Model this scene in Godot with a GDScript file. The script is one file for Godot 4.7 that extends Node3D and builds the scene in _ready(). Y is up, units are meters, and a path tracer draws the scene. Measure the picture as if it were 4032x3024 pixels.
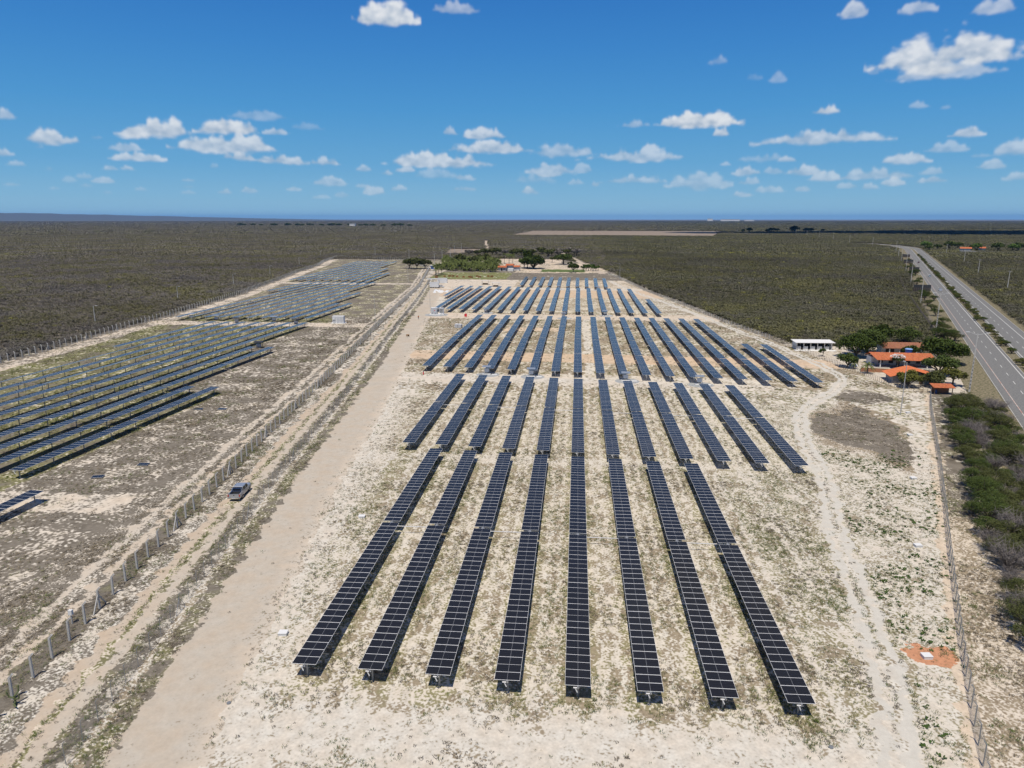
extends Node3D
# A solar farm in dry scrubland seen from the air. World: the tracker rows run along -Z, y up, metres.

var taken := {}
var mats := {}
var rng := RandomNumberGenerator.new()

# ------------------------------------------------------------------ mesh builder
class MB:
	var v := PackedVector3Array()
	var n := PackedVector3Array()
	var uv := PackedVector2Array()
	var c := PackedColorArray()
	var col := Color(1, 1, 1)
	func put(p: Vector3, m: Vector3, t := Vector2.ZERO) -> void:
		v.append(p)
		n.append(m)
		uv.append(t)
		c.append(col)
	func tri(a: Vector3, b: Vector3, d: Vector3, nn := Vector3.ZERO) -> void:
		var m := nn if nn != Vector3.ZERO else (b - a).cross(d - a).normalized()
		if nn != Vector3.ZERO and (b - a).cross(d - a).dot(nn) < 0.0:
			var e := b
			b = d
			d = e
		put(a, m)
		put(d, m, Vector2(1, 1))
		put(b, m, Vector2(1, 0))
	func quad(a: Vector3, b: Vector3, d: Vector3, e: Vector3, nn := Vector3.ZERO) -> void:
		var m := nn if nn != Vector3.ZERO else (b - a).cross(e - a).normalized()
		put(a, m, Vector2(0, 1))
		put(d, m, Vector2(1, 0))
		put(b, m, Vector2(1, 1))
		put(a, m, Vector2(0, 1))
		put(e, m, Vector2(0, 0))
		put(d, m, Vector2(1, 0))
	func box(o: Vector3, s: Vector3, bs := Basis.IDENTITY) -> void:
		hexa(o, s, s, s.y, bs)
	# a box whose bottom is s0 and whose top is s1 wide and deep
	func hexa(o: Vector3, s0: Vector3, s1: Vector3, h: float, bs := Basis.IDENTITY) -> void:
		var q := []
		for k in 8:
			var s := s1 if k & 2 else s0
			q.append(o + bs * Vector3(s.x * (0.5 if k & 1 else -0.5), h * (0.5 if k & 2 else -0.5), s.z * (0.5 if k & 4 else -0.5)))
		quad(q[4], q[5], q[7], q[6])
		quad(q[1], q[0], q[2], q[3])
		quad(q[5], q[1], q[3], q[7])
		quad(q[0], q[4], q[6], q[2])
		quad(q[6], q[7], q[3], q[2])
		quad(q[0], q[1], q[5], q[4])
	func tube(a: Vector3, b: Vector3, r0: float, r1: float, k := 6, cap := true) -> void:
		var d := (b - a).normalized()
		var s := d.cross(Vector3.UP if absf(d.y) < 0.9 else Vector3.RIGHT).normalized()
		var t := d.cross(s).normalized()
		for i in k:
			var w0 := TAU * i / k
			var w1 := TAU * (i + 1) / k
			var p := s * cos(w0) + t * sin(w0)
			var q := s * cos(w1) + t * sin(w1)
			quad(a + p * r0, a + q * r0, b + q * r1, b + p * r1)
			if cap and r1 > 0.0:
				tri(b, b + p * r1, b + q * r1)
	func strip(a: Vector3, b: Vector3, w: Vector3) -> void:
		quad(a - w, a + w, b + w, b - w)
	func leaf(p: Vector3, s: float, r: RandomNumberGenerator, up := 0.5, soft := Vector3.ZERO) -> void:
		var m := Vector3(r.randf_range(-1, 1), r.randf_range(-0.3, 1) + up, r.randf_range(-1, 1)).normalized()
		var a := m.cross(Vector3(r.randf_range(-1, 1), r.randf_range(-1, 1), r.randf_range(-1, 1))).normalized() * s
		var b := m.cross(a).normalized() * s * r.randf_range(0.55, 1.0)
		var nn := m if soft == Vector3.ZERO else (m * 0.5 + soft).normalized()
		tri(p - a, p + b, p + a * 0.9 - b * 0.2, nn)
		tri(p - a, p + a * 0.9 - b * 0.2, p - b, nn)
	func mesh(m: Material, into: ArrayMesh = null) -> ArrayMesh:
		var am := into if into else ArrayMesh.new()
		var arr := []
		arr.resize(Mesh.ARRAY_MAX)
		arr[Mesh.ARRAY_VERTEX] = v
		arr[Mesh.ARRAY_NORMAL] = n
		arr[Mesh.ARRAY_TEX_UV] = uv
		arr[Mesh.ARRAY_COLOR] = c
		am.add_surface_from_arrays(Mesh.PRIMITIVE_TRIANGLES, arr)
		am.surface_set_material(am.get_surface_count() - 1, m)
		return am

# ------------------------------------------------------------------ naming and tagging
func numbered(called: String) -> String:
	if not taken.has(called):
		taken[called] = 0
		return called
	taken[called] += 1
	return "%s_%03d" % [called, taken[called]]

func tag(o: Node, label: String, category: String, group := "", kind := "") -> void:
	o.set_meta("label", label)
	if category:
		o.set_meta("category", category)
	if group:
		o.set_meta("group", group)
	if kind:
		o.set_meta("kind", kind)

func thing(called: String, label: String, category: String, at := Vector3.ZERO, turn := 0.0, group := "") -> Node3D:
	var o := Node3D.new()
	o.name = numbered(called)
	add_child(o)
	o.position = at
	o.rotation.y = turn
	tag(o, label, category, group)
	return o

func part(parent: Node, called: String, m: Mesh, at := Vector3.ZERO, bs := Basis.IDENTITY) -> MeshInstance3D:
	var o := MeshInstance3D.new()
	o.name = called
	o.mesh = m
	o.transform = Transform3D(bs, at)
	parent.add_child(o, true)
	return o

func structure(called: String, m: Mesh, label: String) -> MeshInstance3D:
	var o := MeshInstance3D.new()
	o.name = numbered(called)
	o.mesh = m
	add_child(o)
	o.set_meta("kind", "structure")
	o.set_meta("label", label)
	return o

func mat(called: String, c: Color, rough := 0.9, metal := 0.0, vertex := false) -> StandardMaterial3D:
	var m := StandardMaterial3D.new()
	m.resource_name = called
	m.albedo_color = Color(c.r * 0.82, c.g * 0.82, c.b * 0.82).linear_to_srgb()
	m.roughness = rough
	if vertex:
		m.metallic_specular = 0.2
	m.metallic = metal
	m.vertex_color_use_as_albedo = vertex
	mats[called] = m
	return m

func along(path: Array, step: float) -> Array:
	# points every step metres along a polyline of Vector2(x, z), each with its direction
	var out := []
	var left := 0.0
	for k in path.size() - 1:
		var a: Vector2 = path[k]
		var b: Vector2 = path[k + 1]
		var l := a.distance_to(b)
		while left <= l:
			out.append([a.lerp(b, left / l), (b - a).normalized()])
			left += step
		left -= l
	return out

func x_at(path: Array, z: float) -> float:
	for k in path.size() - 1:
		var a: Vector2 = path[k]
		var b: Vector2 = path[k + 1]
		if z <= a.y and z >= b.y:
			return lerpf(a.x, b.x, (a.y - z) / maxf(a.y - b.y, 0.001))
	return path[0].x if z > path[0].y else path[-1].x

# ------------------------------------------------------------------ lines of the place, Vector2(x, z), near to far
var thin_fence := [Vector2(-37.3, -34), Vector2(-38.9, -44), Vector2(-40.4, -53.8), Vector2(-41.8, -63.7), Vector2(-43.4, -73.7), Vector2(-45.6, -88.7), Vector2(-48.5, -108.7), Vector2(-51, -131.5), Vector2(-54, -155.9), Vector2(-60, -200), Vector2(-66.5, -246.7), Vector2(-74.8, -307.8), Vector2(-82.3, -364.5), Vector2(-91.4, -425.4), Vector2(-102.9, -500.8)]
var post_fence := [Vector2(-46.6, -36), Vector2(-49.1, -51.1), Vector2(-50.3, -60), Vector2(-52.1, -72), Vector2(-54.4, -87.9), Vector2(-57.1, -108.7), Vector2(-59.8, -128), Vector2(-64.8, -172.3), Vector2(-71.3, -222.2), Vector2(-78.4, -277), Vector2(-83.9, -320), Vector2(-89.7, -369.2), Vector2(-98.3, -441.9), Vector2(-125.2, -602)]
var left_fence := [Vector2(-164.5, -140), Vector2(-168.6, -192.3), Vector2(-170.5, -225), Vector2(-174.5, -258), Vector2(-176.5, -290), Vector2(-181.7, -331.6), Vector2(-188, -385.3), Vector2(-198.9, -441.2), Vector2(-209.1, -497.5), Vector2(-220.4, -549.2), Vector2(-234, -633), Vector2(-248.6, -689.7), Vector2(-264.8, -779)]
var right_fence := [Vector2(25.5, -34), Vector2(32.2, -50), Vector2(33.8, -54.3), Vector2(38.8, -66.6), Vector2(47.6, -87), Vector2(54.7, -103.1), Vector2(61.9, -119.8), Vector2(70, -138.9), Vector2(78.9, -160), Vector2(86, -175.6)]
var side_fence := [Vector2(86.2, -177.4), Vector2(82.6, -179.5), Vector2(80.2, -183.7), Vector2(79.3, -188.5), Vector2(78.6, -197.2), Vector2(76.3, -204), Vector2(75.2, -214.1), Vector2(73.8, -223.1), Vector2(72.4, -231), Vector2(70.2, -241), Vector2(68.5, -256), Vector2(65.4, -272.8), Vector2(61.5, -290.6), Vector2(58, -315), Vector2(52.4, -355.5), Vector2(45.6, -394.1), Vector2(39.9, -428), Vector2(30.4, -517.2), Vector2(24.2, -553)]
var track := [Vector2(20, -40), Vector2(25.6, -49.3), Vector2(28.8, -58), Vector2(31.5, -70.1), Vector2(35.7, -92.8), Vector2(40.5, -110.6), Vector2(42.3, -121.3), Vector2(43.4, -130.8), Vector2(45.8, -142.9), Vector2(49.1, -154), Vector2(53.5, -162.2), Vector2(60, -171.4), Vector2(66.8, -181.5), Vector2(69.9, -187.6), Vector2(71.3, -195.7), Vector2(71.2, -211.8), Vector2(69.4, -223.8), Vector2(66.9, -244.8), Vector2(63, -263.8), Vector2(59.5, -284), Vector2(54, -318), Vector2(48, -352), Vector2(38, -400), Vector2(30, -440), Vector2(22, -500)]

func road_x(at161: float, z: float) -> float:
	var x := at161 + 0.402 * (-z - 161.0)
	return x - 0.0011 * (-z - 1050.0) ** 2 if z < -1050.0 else x

# ------------------------------------------------------------------ the soil: litter share, greenness, pinkness, smoothness
func soil_row(z: float) -> PackedFloat32Array:
	var t := x_at(track, z)
	return PackedFloat32Array([x_at(thin_fence, z), x_at(post_fence, z), x_at(left_fence, z), t, x_at(right_fence, z) if z > -176.0 else x_at(side_fence, z), sqrt(1.0 + ((x_at(track, z - 1.5) - x_at(track, z + 1.5)) / 3.0) ** 2)])

func soil(x: float, z: float, r: PackedFloat32Array) -> Vector4:
	if x > r[4] + 0.4:
		if z > -100.0 and x < r[4] + 8.0:
			return Vector4(0.48, 0.2, 0.25, 0)
		if z < -178.0 and z > -246.0 and x < 112.0:
			return Vector4(0.22, 0.2, 0.25, 0.3)
		return Vector4(0.72, 0.3, 0.1, 0)
	if x > r[0]:
		var u := x - r[0]
		if u < 0.8:
			return Vector4(0.35, 0.3, 0.1, 0)
		if u < 3.0:
			return Vector4(0.72, 0.45, 0.1, 0)
		if u < 10.8:
			return Vector4(-0.15 + maxf(0.0, u - 7.0) * 0.07, 0.3, 0.34, 1.0 - maxf(0.0, u - 8.5) * 0.3)
		var d := lerpf(0.1, 0.5, clampf((u - 10.8) / 7.0, 0, 1))
		var g := 0.46
		var pk := 0.12
		var sm := 0.0
		var w := (x - r[3]) / r[5]
		var aw := absf(w)
		if z < -440.0:
			d = 0.12 if x < -40.0 else 0.4
			pk = 0.35
		var zw := z + 0.9 * sin(x * 0.55) + 0.7 * sin(x * 1.37 + 2.0) + 0.5 * sin(x * 3.1)
		if zw > -55.0:
			var bare := 0.02 if zw < -47.5 else 0.17
			d = lerpf(d, bare, smoothstep(-55.0, -50.5, zw))
			g = 0.4
		elif z < -117.0 and z > -121.0:
			d *= 0.7
		elif z < -176.0 and z > -190.5 and x < 50.0:
			d = 0.05 if z < -180.0 and z > -188.0 else 0.28
			pk = 0.2
		elif z < -299.0 and z > -318.0:
			d = 0.04 if z < -301.0 and z > -314.0 else 0.25
			pk = 0.45
		elif z < -385.0 and z > -428.0:
			d = 0.05
			pk = 0.75
			sm = 0.3
		elif z < -205.0 and z > -225.0 and absf(z + 215.0 - (x + 20.0) * 0.045) < 7.0:
			d = 0.07
			pk = 0.8
			sm = 0.2
		elif z < -266.0 and z > -275.5 and x > -27.0 and x < -4.0:
			d = 0.12
			pk = 0.7
		elif z < -424.0 and z > -440.0:
			d = 0.08
			pk = 0.3
		elif z < -190.0 and z > -300.0:
			if x > 2.6 and x < 5.6:
				d = 0.12
			else:
				d = 0.58
				g = 0.4
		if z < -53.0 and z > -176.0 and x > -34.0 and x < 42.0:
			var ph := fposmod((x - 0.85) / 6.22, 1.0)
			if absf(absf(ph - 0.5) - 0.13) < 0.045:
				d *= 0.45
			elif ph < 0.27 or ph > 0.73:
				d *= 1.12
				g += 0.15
		if x > 23.0 and z > -176.0:
			g = 0.6
			d *= 0.8
			if w > 2.4 and x < r[4] - 5.0 and z > -124.0:
				d = 0.3
		var ev := Vector2((x - 57.0) / 9.5, (z + 142.0) / 17.0)
		var ea := ev.angle()
		var e := ev.length() * (1.0 + 0.22 * sin(ea * 3.0 + 1.0) + 0.12 * sin(ea * 7.0) + 0.1 * sin(x * 0.9) * sin(z * 0.6))
		if e < 1.25 and w > 2.0:
			d = lerpf(d, 0.88, clampf((1.25 - e) * 2.2, 0, 1))
			g = 0.12
		if Vector2((x - 68.0) / 7.0, (z + 172.0) / 7.0).length() < 1.0 and w > 2.0:
			d = 0.75
			g = 0.15
		if x > r[4] - 4.5 and z > -176.0:
			d = 0.22 if x < r[4] - 1.2 else 0.4
			if x > r[4] - 1.0:
				d = 0.1
				pk = 0.5
		var rs := Vector2((x - 35.3) / 2.3, (z + 64.9) / 1.9).length()
		if rs < 1.0:
			return Vector4(0.12, 0.6, 2.0, 0)
		if aw < 2.3:
			if absf(aw - 0.95) < 0.55:
				d = -0.15
				sm = 0.31
				pk = 0.0
			elif aw < 0.5:
				d *= 0.6
		return Vector4(d, g, pk, sm)
	if x > r[1]:
		var v := (x - r[1]) / (r[0] - r[1]) * 10.0
		if v < 0.7:
			return Vector4(0.8, 0.15, 0, 0)
		if v < 3.3:
			return Vector4(0.42, 0.12, 0.1, 0)
		if v < 4.9:
			return Vector4(0.02, 0.3, 0.55, 0.8)
		if v < 5.8:
			return Vector4(0.5, 0.75, 0.3, 0)
		if v < 7.5:
			return Vector4(0.02, 0.3, 0.35, 0.8)
		return Vector4(0.72, 0.35, 0.1, 0) if v < 9.3 else Vector4(0.4, 0.2, 0.1, 0)
	if x > r[2]:
		var v := r[1] - x
		if v < 2.4:
			return Vector4(0.93, 0.3, 0, 0)
		if v < 3.6:
			return Vector4(0.1, 0.3, 0.4, 0.5)
		if v < 4.9:
			return Vector4(0.6, 0.2, 0.1, 0)
		if v < 6.2:
			return Vector4(0.15, 0.2, 0.3, 0.4)
		var w := x - r[2]
		if w < 8.0:
			return Vector4(0.34 if w > 1.5 else 0.6, 0.2, 0.35, 0)
		if z < -270.0 and z > -281.5:
			return Vector4(0.3, 0.2, 0.35, 0)
		if z < -455.0 and z > -465.0:
			return Vector4(0.35, 0.2, 0.3, 0)
		if z > -97.0 and z < -90.0 and x < -66.0:
			return Vector4(0.25, 0.2, 0.3, 0)
		var edge := -85.2 + (-z - 161.0) * 0.054 if z > -162.0 else -98.0 + (-z - 216.0) * 0.054 if z > -217.0 else -104.5 + (-z - 270.0) * 0.054 if z > -271.0 else -86.5 - (-z - 161.0) * 0.12
		var rows := x < edge
		return Vector4(0.78 if rows else 0.66, 0.62 if rows else 0.12, 0.15, 0) if z > -300.0 else Vector4(0.74, 0.45, 0.2, 0)
	return Vector4(0.85, 0.2, 0, 0)

# the farm beyond the last block
func soil_farm(x: float, z: float) -> Vector4:
	if z > -690.0 and z < -500.0 and x > -50.0 and x < 24.0:
		if z > -566.0:
			return Vector4(0.9, 0.05, 0.2, 0)
		if x > -29.0 and x < 6.5 and z > -606.0 and z < -576.0:
			return Vector4(0.93, 1.7, 0, 0)
		return Vector4(0.3, 0.55, 0.5, 0)
	if z < -500.0 and z > -566.0 and x <= -50.0 and x > -110.0:
		return Vector4(0.8, 0.95, 0.2, 0)
	if z < -640.0 and z > -765.0 and x > -95.0 and x < -15.0:
		return Vector4(0.25, 0.4, 0.55, 0)
	if z < -853.0 and z > -1018.0 and x < -104.0 and x > -186.0:
		return Vector4(0.2, 0.2, 0.6, 0)
	return Vector4(0.8, 0.25, 0.15, 0)

var NA: PackedByteArray
var NB: PackedByteArray
var NC: PackedByteArray
var bands := {}

func noise_bytes(freq: float, octaves: int, sd: int) -> PackedByteArray:
	var f := FastNoiseLite.new()
	f.seed = sd
	f.noise_type = FastNoiseLite.TYPE_SIMPLEX_SMOOTH
	f.frequency = freq
	f.fractal_octaves = octaves
	return f.get_image(2048, 2048).get_data()

# one band of a soil tile, painted as bytes: sand, litter, grass and soil colours with grain
func paint_band(i: int, x0: float, z0: float, res: float, size: int, rows: int, far: bool) -> void:
	var out := PackedByteArray()
	out.resize(size * rows * 3)
	var o := 0
	for py in range(i * rows, (i + 1) * rows):
		var z := z0 - (py + 0.5) * res
		var r := soil_row(z)
		var nrow := (py & 2047) << 11
		var q := Vector4()
		for px in size:
			var x := x0 + (px + 0.5) * res
			var k := nrow | (px & 2047)
			var a := NA[k] / 255.0
			var b := NB[k] / 255.0
			var c := NC[k] / 255.0
			if px & 1 == 0:
				# zone edges wander with the coarse noise
				var xx := x + (b - 0.5) * 2.4
				var in_farm := far and (xx > r[0] - 4.0 or z < -740.0) and (xx < r[4] or z < -560.0) and z < -498.0
				q = soil_farm(xx, z + (c - 0.5) * 14.0) if in_farm else soil(xx, z + (c - 0.5) * 2.0, r)
			var t := 0.5 + (q.x - 0.5) * 0.40
			var cover := clampf((t + 0.05 - (a * 0.46 + b * 0.32 + c * 0.22)) / 0.09, 0, 1)
			var left := x < r[0] or far or q.x > 0.72
			cover *= 0.88 if left or q.x > 0.8 else 0.74
			if q.x > 0.9:
				cover = maxf(cover, 0.7)
			# bare soil
			var light := 1.0 + (c - 0.5) * (0.06 if q.w > 0.3 else 0.12) + (a - 0.5) * (0.05 if q.w > 0.3 else 0.12)
			light *= 1.0 - 0.09 * q.w
			var pk := clampf(q.z + (b - 0.5) * 0.4, 0.0, 1.0)
			var sr := lerpf(209, 208, pk)
			var sg := lerpf(204, 182, pk)
			var sb := lerpf(191, 152, pk)
			if q.z > 1.5:
				sr = 196
				sg = 143
				sb = 110
			# litter: grey-brown dead stalks, olive stalks, green grass
			var h := clampf((c - 0.5) * 3.0 + 0.5, 0, 1)
			var gr := q.y + (b - 0.5) * 0.9
			var lr := lerpf(122, 98, h) if left else lerpf(146, 116, h)
			var lg := lerpf(114, 91, h) if left else lerpf(130, 100, h)
			var lb := lerpf(102, 80, h) if left else lerpf(104, 78, h)
			if gr > 0.35:
				var s := clampf((gr - 0.35) * 2.0, 0, 1)
				lr = lerpf(lr, 118, s)
				lg = lerpf(lg, 118, s)
				lb = lerpf(lb, 70, s)
			if gr > 0.85:
				var s := clampf((gr - 0.85) * 2.0, 0, 1)
				lr = lerpf(lr, 84, s)
				lg = lerpf(lg, 100, s)
				lb = lerpf(lb, 52, s)
			out[o] = clampi(int(lerpf(sr * light, lr * light, cover)), 0, 255)
			out[o + 1] = clampi(int(lerpf(sg * light, lg * light, cover)), 0, 255)
			out[o + 2] = clampi(int(lerpf(sb * light, lb * light, cover)), 0, 255)
			o += 3
	bands[i] = out

func soil_tile(x0: float, z0: float, span: float, size: int, label: String, far := false) -> void:
	bands = {}
	var rows := size / 16
	for i in 16:
		bands[i] = null
	var id := WorkerThreadPool.add_group_task(paint_band.bind(x0, z0, span / size, size, rows, far), 16)
	WorkerThreadPool.wait_for_group_task_completion(id)
	var all := PackedByteArray()
	for i in 16:
		all.append_array(bands[i])
	var im := Image.create_from_data(size, size, false, Image.FORMAT_RGB8, all)
	var m := StandardMaterial3D.new()
	m.resource_name = "soil"
	m.albedo_texture = ImageTexture.create_from_image(im)
	m.albedo_color = Color(0.82, 0.82, 0.82).linear_to_srgb()
	m.texture_repeat = false
	m.roughness = 1.0
	m.metallic_specular = 0.1
	var g := MB.new()
	var step := span / 8.0
	for i in 8:
		for j in 8:
			var a := Vector3(x0 + i * step, 0, z0 - j * step)
			var b := a + Vector3(step, 0, -step)
			var n0 := g.uv.size()
			g.quad(a, Vector3(b.x, 0, a.z), b, Vector3(a.x, 0, b.z), Vector3.UP)
			for k in range(n0, g.uv.size()):
				g.uv[k] = Vector2((g.v[k].x - x0) / span, (z0 - g.v[k].z) / span)
	structure("sandy_ground", g.mesh(m), label)

# ------------------------------------------------------------------ sky: clear tropical air with fair-weather cumulus, [azimuth from, to, base, top, strength] in degrees
var cumulus := [
	[-32.8,-28.0,5.70,6.90,1.00], [-27.9,-23.8,6.05,7.24,1.00], [-29.4,-22.7,4.94,6.20,0.95], [-26.8,-24.3,4.25,4.96,0.90], [-24.4,-20.9,4.05,4.81,0.90], 
	[-20.5,-18.4,4.05,4.67,0.80], [-23.5,-21.9,6.13,6.64,0.60], [-25.6,-21.8,7.15,7.84,0.30], [-38.4,-35.2,4.98,5.93,0.95], [-39.8,-38.7,6.31,6.89,0.60], 
	[-33.7,-31.7,4.65,5.22,0.60], [-33.5,-30.5,4.04,4.61,0.90], [-34.1,-33.2,3.31,3.64,0.60], [-33.2,-32.3,3.37,3.70,0.70], [-40.2,-39.2,4.06,4.48,0.70], 
	[-34.8,-33.5,2.51,2.84,0.60], [-35.8,-34.8,2.78,3.11,0.40], [-40.0,-38.8,2.12,2.40,0.50], [-16.5,-12.4,13.86,15.28,1.00], 
	[-11.1,-7.9,14.63,15.36,0.50], [-10.5,-9.4,6.36,7.07,0.60], [-9.1,-5.5,6.09,7.00,0.80], [-10.1,-4.3,5.16,6.16,0.90], [-14.5,-7.2,4.12,5.27,1.00], 
	[-14.2,-12.5,3.59,4.10,0.80], [-12.7,-9.4,3.23,4.00,0.40], [-15.3,-14.3,3.37,3.80,0.60], [-9.6,-8.2,3.07,3.62,0.60], [-20.3,-17.9,2.62,3.36,0.60], 
	[-17.1,-15.9,3.64,4.06,0.60], [-27.1,-26.0,1.87,2.30,0.70], [-25.4,-24.3,2.00,2.41,0.60], [-22.3,-21.1,2.15,2.49,0.60], [-16.7,-15.0,1.97,2.57,0.70], 
	[-14.6,-13.3,2.22,2.70,0.60], [-9.8,-7.9,2.24,2.64,0.60], [-17.3,-16.0,2.41,2.76,0.50], [-18.8,-17.7,1.73,2.12,0.40], [-20.4,-19.1,1.60,1.87,0.40], 
	[-29.5,-28.3,2.66,2.90,0.50], [-32.4,-31.6,2.01,2.24,0.40], [-34.7,-33.8,5.26,5.63,0.35], [-37.9,-37.3,4.53,4.87,0.30], [-39.5,-38.5,3.44,3.77,0.50], 
	[-29.5,-28.5,2.21,2.42,0.30], [-29.4,-28.5,1.83,2.10,0.40], [-37.5,-36.7,1.95,2.17,0.40], [-34.5,-33.6,1.75,1.97,0.35], [-35.7,-34.8,2.17,2.52,0.40], 
	[-37.6,-36.8,3.16,3.45,0.30], [-36.5,-35.8,2.55,2.91,0.30], [-27.4,-26.8,3.65,4.05,0.35], [-21.6,-19.5,6.52,7.03,0.20], [20.4,28.0,9.84,12.14,0.95], 
	[21.6,27.3,9.11,10.25,0.60], [6.0,11.5,6.88,8.03,1.00], [9.8,11.1,6.02,6.70,0.90], [16.1,18.4,7.26,7.95,0.90], [3.1,5.3,6.83,7.32,0.45], 
	[13.3,21.3,5.38,6.36,0.80], [25.3,27.0,5.36,6.00,0.85], [-3.9,1.0,4.86,6.00,0.60], [0.4,8.3,4.47,5.44,0.75], [-4.3,-0.2,3.50,4.56,0.75], 
	[-5.7,-1.4,2.82,3.68,0.40], [-0.4,0.9,3.66,4.38,0.50], [11.5,15.7,4.21,4.85,0.40], [14.5,15.7,4.14,4.52,0.60], [10.5,11.2,3.95,4.28,0.50], 
	[11.6,13.4,3.29,4.08,0.80], [13.5,15.3,3.31,3.90,0.50], [15.2,17.5,3.26,4.03,0.80], [16.8,18.8,2.80,3.50,0.80], [18.8,23.4,2.84,3.64,0.70], 
	[21.3,24.1,3.83,4.49,0.85], [24.0,26.2,4.50,5.08,0.50], [26.4,28.3,3.97,4.33,0.40], [27.7,30.4,4.10,5.15,0.70], [27.1,28.4,3.33,3.88,0.60], 
	[23.8,25.1,3.05,3.54,0.50], [21.4,22.9,2.40,3.00,0.80], [23.6,25.4,2.50,2.93,0.75], [20.2,21.3,2.12,2.57,0.60], [2.0,6.7,2.78,3.63,0.65], 
	[6.9,11.1,2.48,3.73,0.60], [-4.6,-3.1,2.00,2.61,0.80], [0.9,1.6,2.54,3.03,0.70], [-0.8,0.4,2.72,3.15,0.50], [11.9,13.5,2.57,3.14,0.60], 
	[11.5,12.9,1.75,2.20,0.70], [13.0,15.1,2.01,2.47,0.55], [15.8,16.9,2.06,2.46,0.60], [18.6,19.9,2.25,2.65,0.50], [28.6,30.0,2.57,3.01,0.60], 
	[17.8,19.3,13.34,14.36,0.70], [21.5,23.4,13.12,13.91,0.60], [25.4,27.7,12.61,13.38,0.60], [9.2,10.6,10.93,11.53,0.30], [13.6,14.6,9.55,10.23,0.30], 
	[11.9,13.1,9.71,10.20,0.15], [19.9,20.6,9.53,9.90,0.35], [22.5,23.7,7.29,7.72,0.35], [24.4,25.0,7.11,7.47,0.25]
]

func air(el: float) -> Color:
	var stops := [[0.0, Color8(152, 194, 218)], [1.2, Color8(140, 187, 215)], [4.0, Color8(106, 168, 212)], [8.0, Color8(80, 151, 208)], [12.0, Color8(64, 134, 201)], [16.0, Color8(52, 119, 192)], [30.0, Color8(37, 92, 167)], [90.0, Color8(26, 66, 134)]]
	for k in stops.size() - 1:
		if el <= stops[k + 1][0]:
			return stops[k][1].lerp(stops[k + 1][1], (el - stops[k][0]) / (stops[k + 1][0] - stops[k][0]))
	return stops[-1][1]

func make_sky() -> Image:
	var W := 4096
	var H := 2048
	var im := Image.create(W, H, false, Image.FORMAT_RGB8)
	for y in H:
		im.fill_rect(Rect2i(0, y, W, 1), air(maxf(0.0, 90.0 - (y + 0.5) * 180.0 / H)))
	var list := cumulus.duplicate()
	var r := RandomNumberGenerator.new()
	r.seed = 41
	# the same kind of sky goes on all round and overhead
	for k in 300:
		var el := 1.2 + 12.0 * r.randf() ** 2.2
		var az := r.randf_range(38.0, 312.0)
		var w := (0.7 + el * 0.32) * r.randf_range(0.6, 1.9)
		list.append([az, az + w, el, el + w * r.randf_range(0.2, 0.36), r.randf_range(0.4, 1.0)])
	for k in 46:
		var el := r.randf_range(17.0, 75.0)
		var az := r.randf_range(-180.0, 180.0)
		var w := r.randf_range(4.0, 10.0)
		list.append([az, az + w / cos(deg_to_rad(el)), el, el + w * 0.5, r.randf_range(0.5, 0.95)])
	var big := FastNoiseLite.new()
	big.seed = 5
	big.frequency = 0.02
	big.fractal_octaves = 5
	var fine := FastNoiseLite.new()
	fine.seed = 9
	fine.frequency = 0.075
	fine.fractal_octaves = 3
	var lumps := FastNoiseLite.new()
	lumps.seed = 15
	lumps.frequency = 0.045
	lumps.fractal_octaves = 3
	var ppd := W / 360.0
	for idx in list.size():
		var q: Array = list[idx]
		var x0: float = q[0] * ppd
		var x1: float = q[1] * ppd
		var yb: float = (90.0 - q[2]) * ppd
		var yt: float = (90.0 - q[3]) * ppd
		var cx: float = (x0 + x1) / 2.0
		var hw: float = (x1 - x0) / 2.0
		var hh := maxf(yb - yt, 2.0)
		var strength: float = q[4]
		var lo := air(q[2]).srgb_to_linear()
		var far := clampf(1.0 - q[2] / 7.0, 0.0, 1.0)
		for y in range(int(yt - hh * 0.35), int(yb + hh * 0.3) + 1):
			if y < 0 or y >= H / 2:
				continue
			var v: float = (yb - y) / hh
			for xi in range(int(cx - hw * 1.2), int(cx + hw * 1.2) + 1):
				var u: float = (xi - cx) / hw
				var b := big.get_noise_3d(xi, y * 1.8, idx * 37.0)
				var f := fine.get_noise_3d(xi, y * 1.6, idx * 53.0)
				var bump := 0.5 + 0.7 * lumps.get_noise_2d((xi - cx) / hh * 22.0, idx * 17.0)
				var top := pow(maxf(0.0, 1.0 - u * u), 0.6) * (0.45 + 0.65 * bump)
				var dens := minf(top - v, (v + 0.06 + 0.16 * (1.0 - u * u)) * 1.3) + b * 0.5 + f * 0.22 + 0.09
				var soft := 0.5 if strength < 0.5 else 0.36
				var a := clampf(dens / soft, 0.0, 1.0)
				a = a * a * (3.0 - 2.0 * a) * strength * (0.92 - 0.22 * far)
				if a <= 0.01:
					continue
				var lit := clampf(0.30 + 0.75 * v + f * 0.9 + b * 0.5, 0.0, 1.0)
				var cl := Color(0.43, 0.51, 0.61).lerp(Color(0.80, 0.82, 0.84), lit).lerp(lo, far * 0.35)
				var xx := posmod(xi, W)
				var under := im.get_pixel(xx, y).srgb_to_linear()
				im.set_pixel(xx, y, under.lerp(cl, a).linear_to_srgb())
	return im

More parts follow.
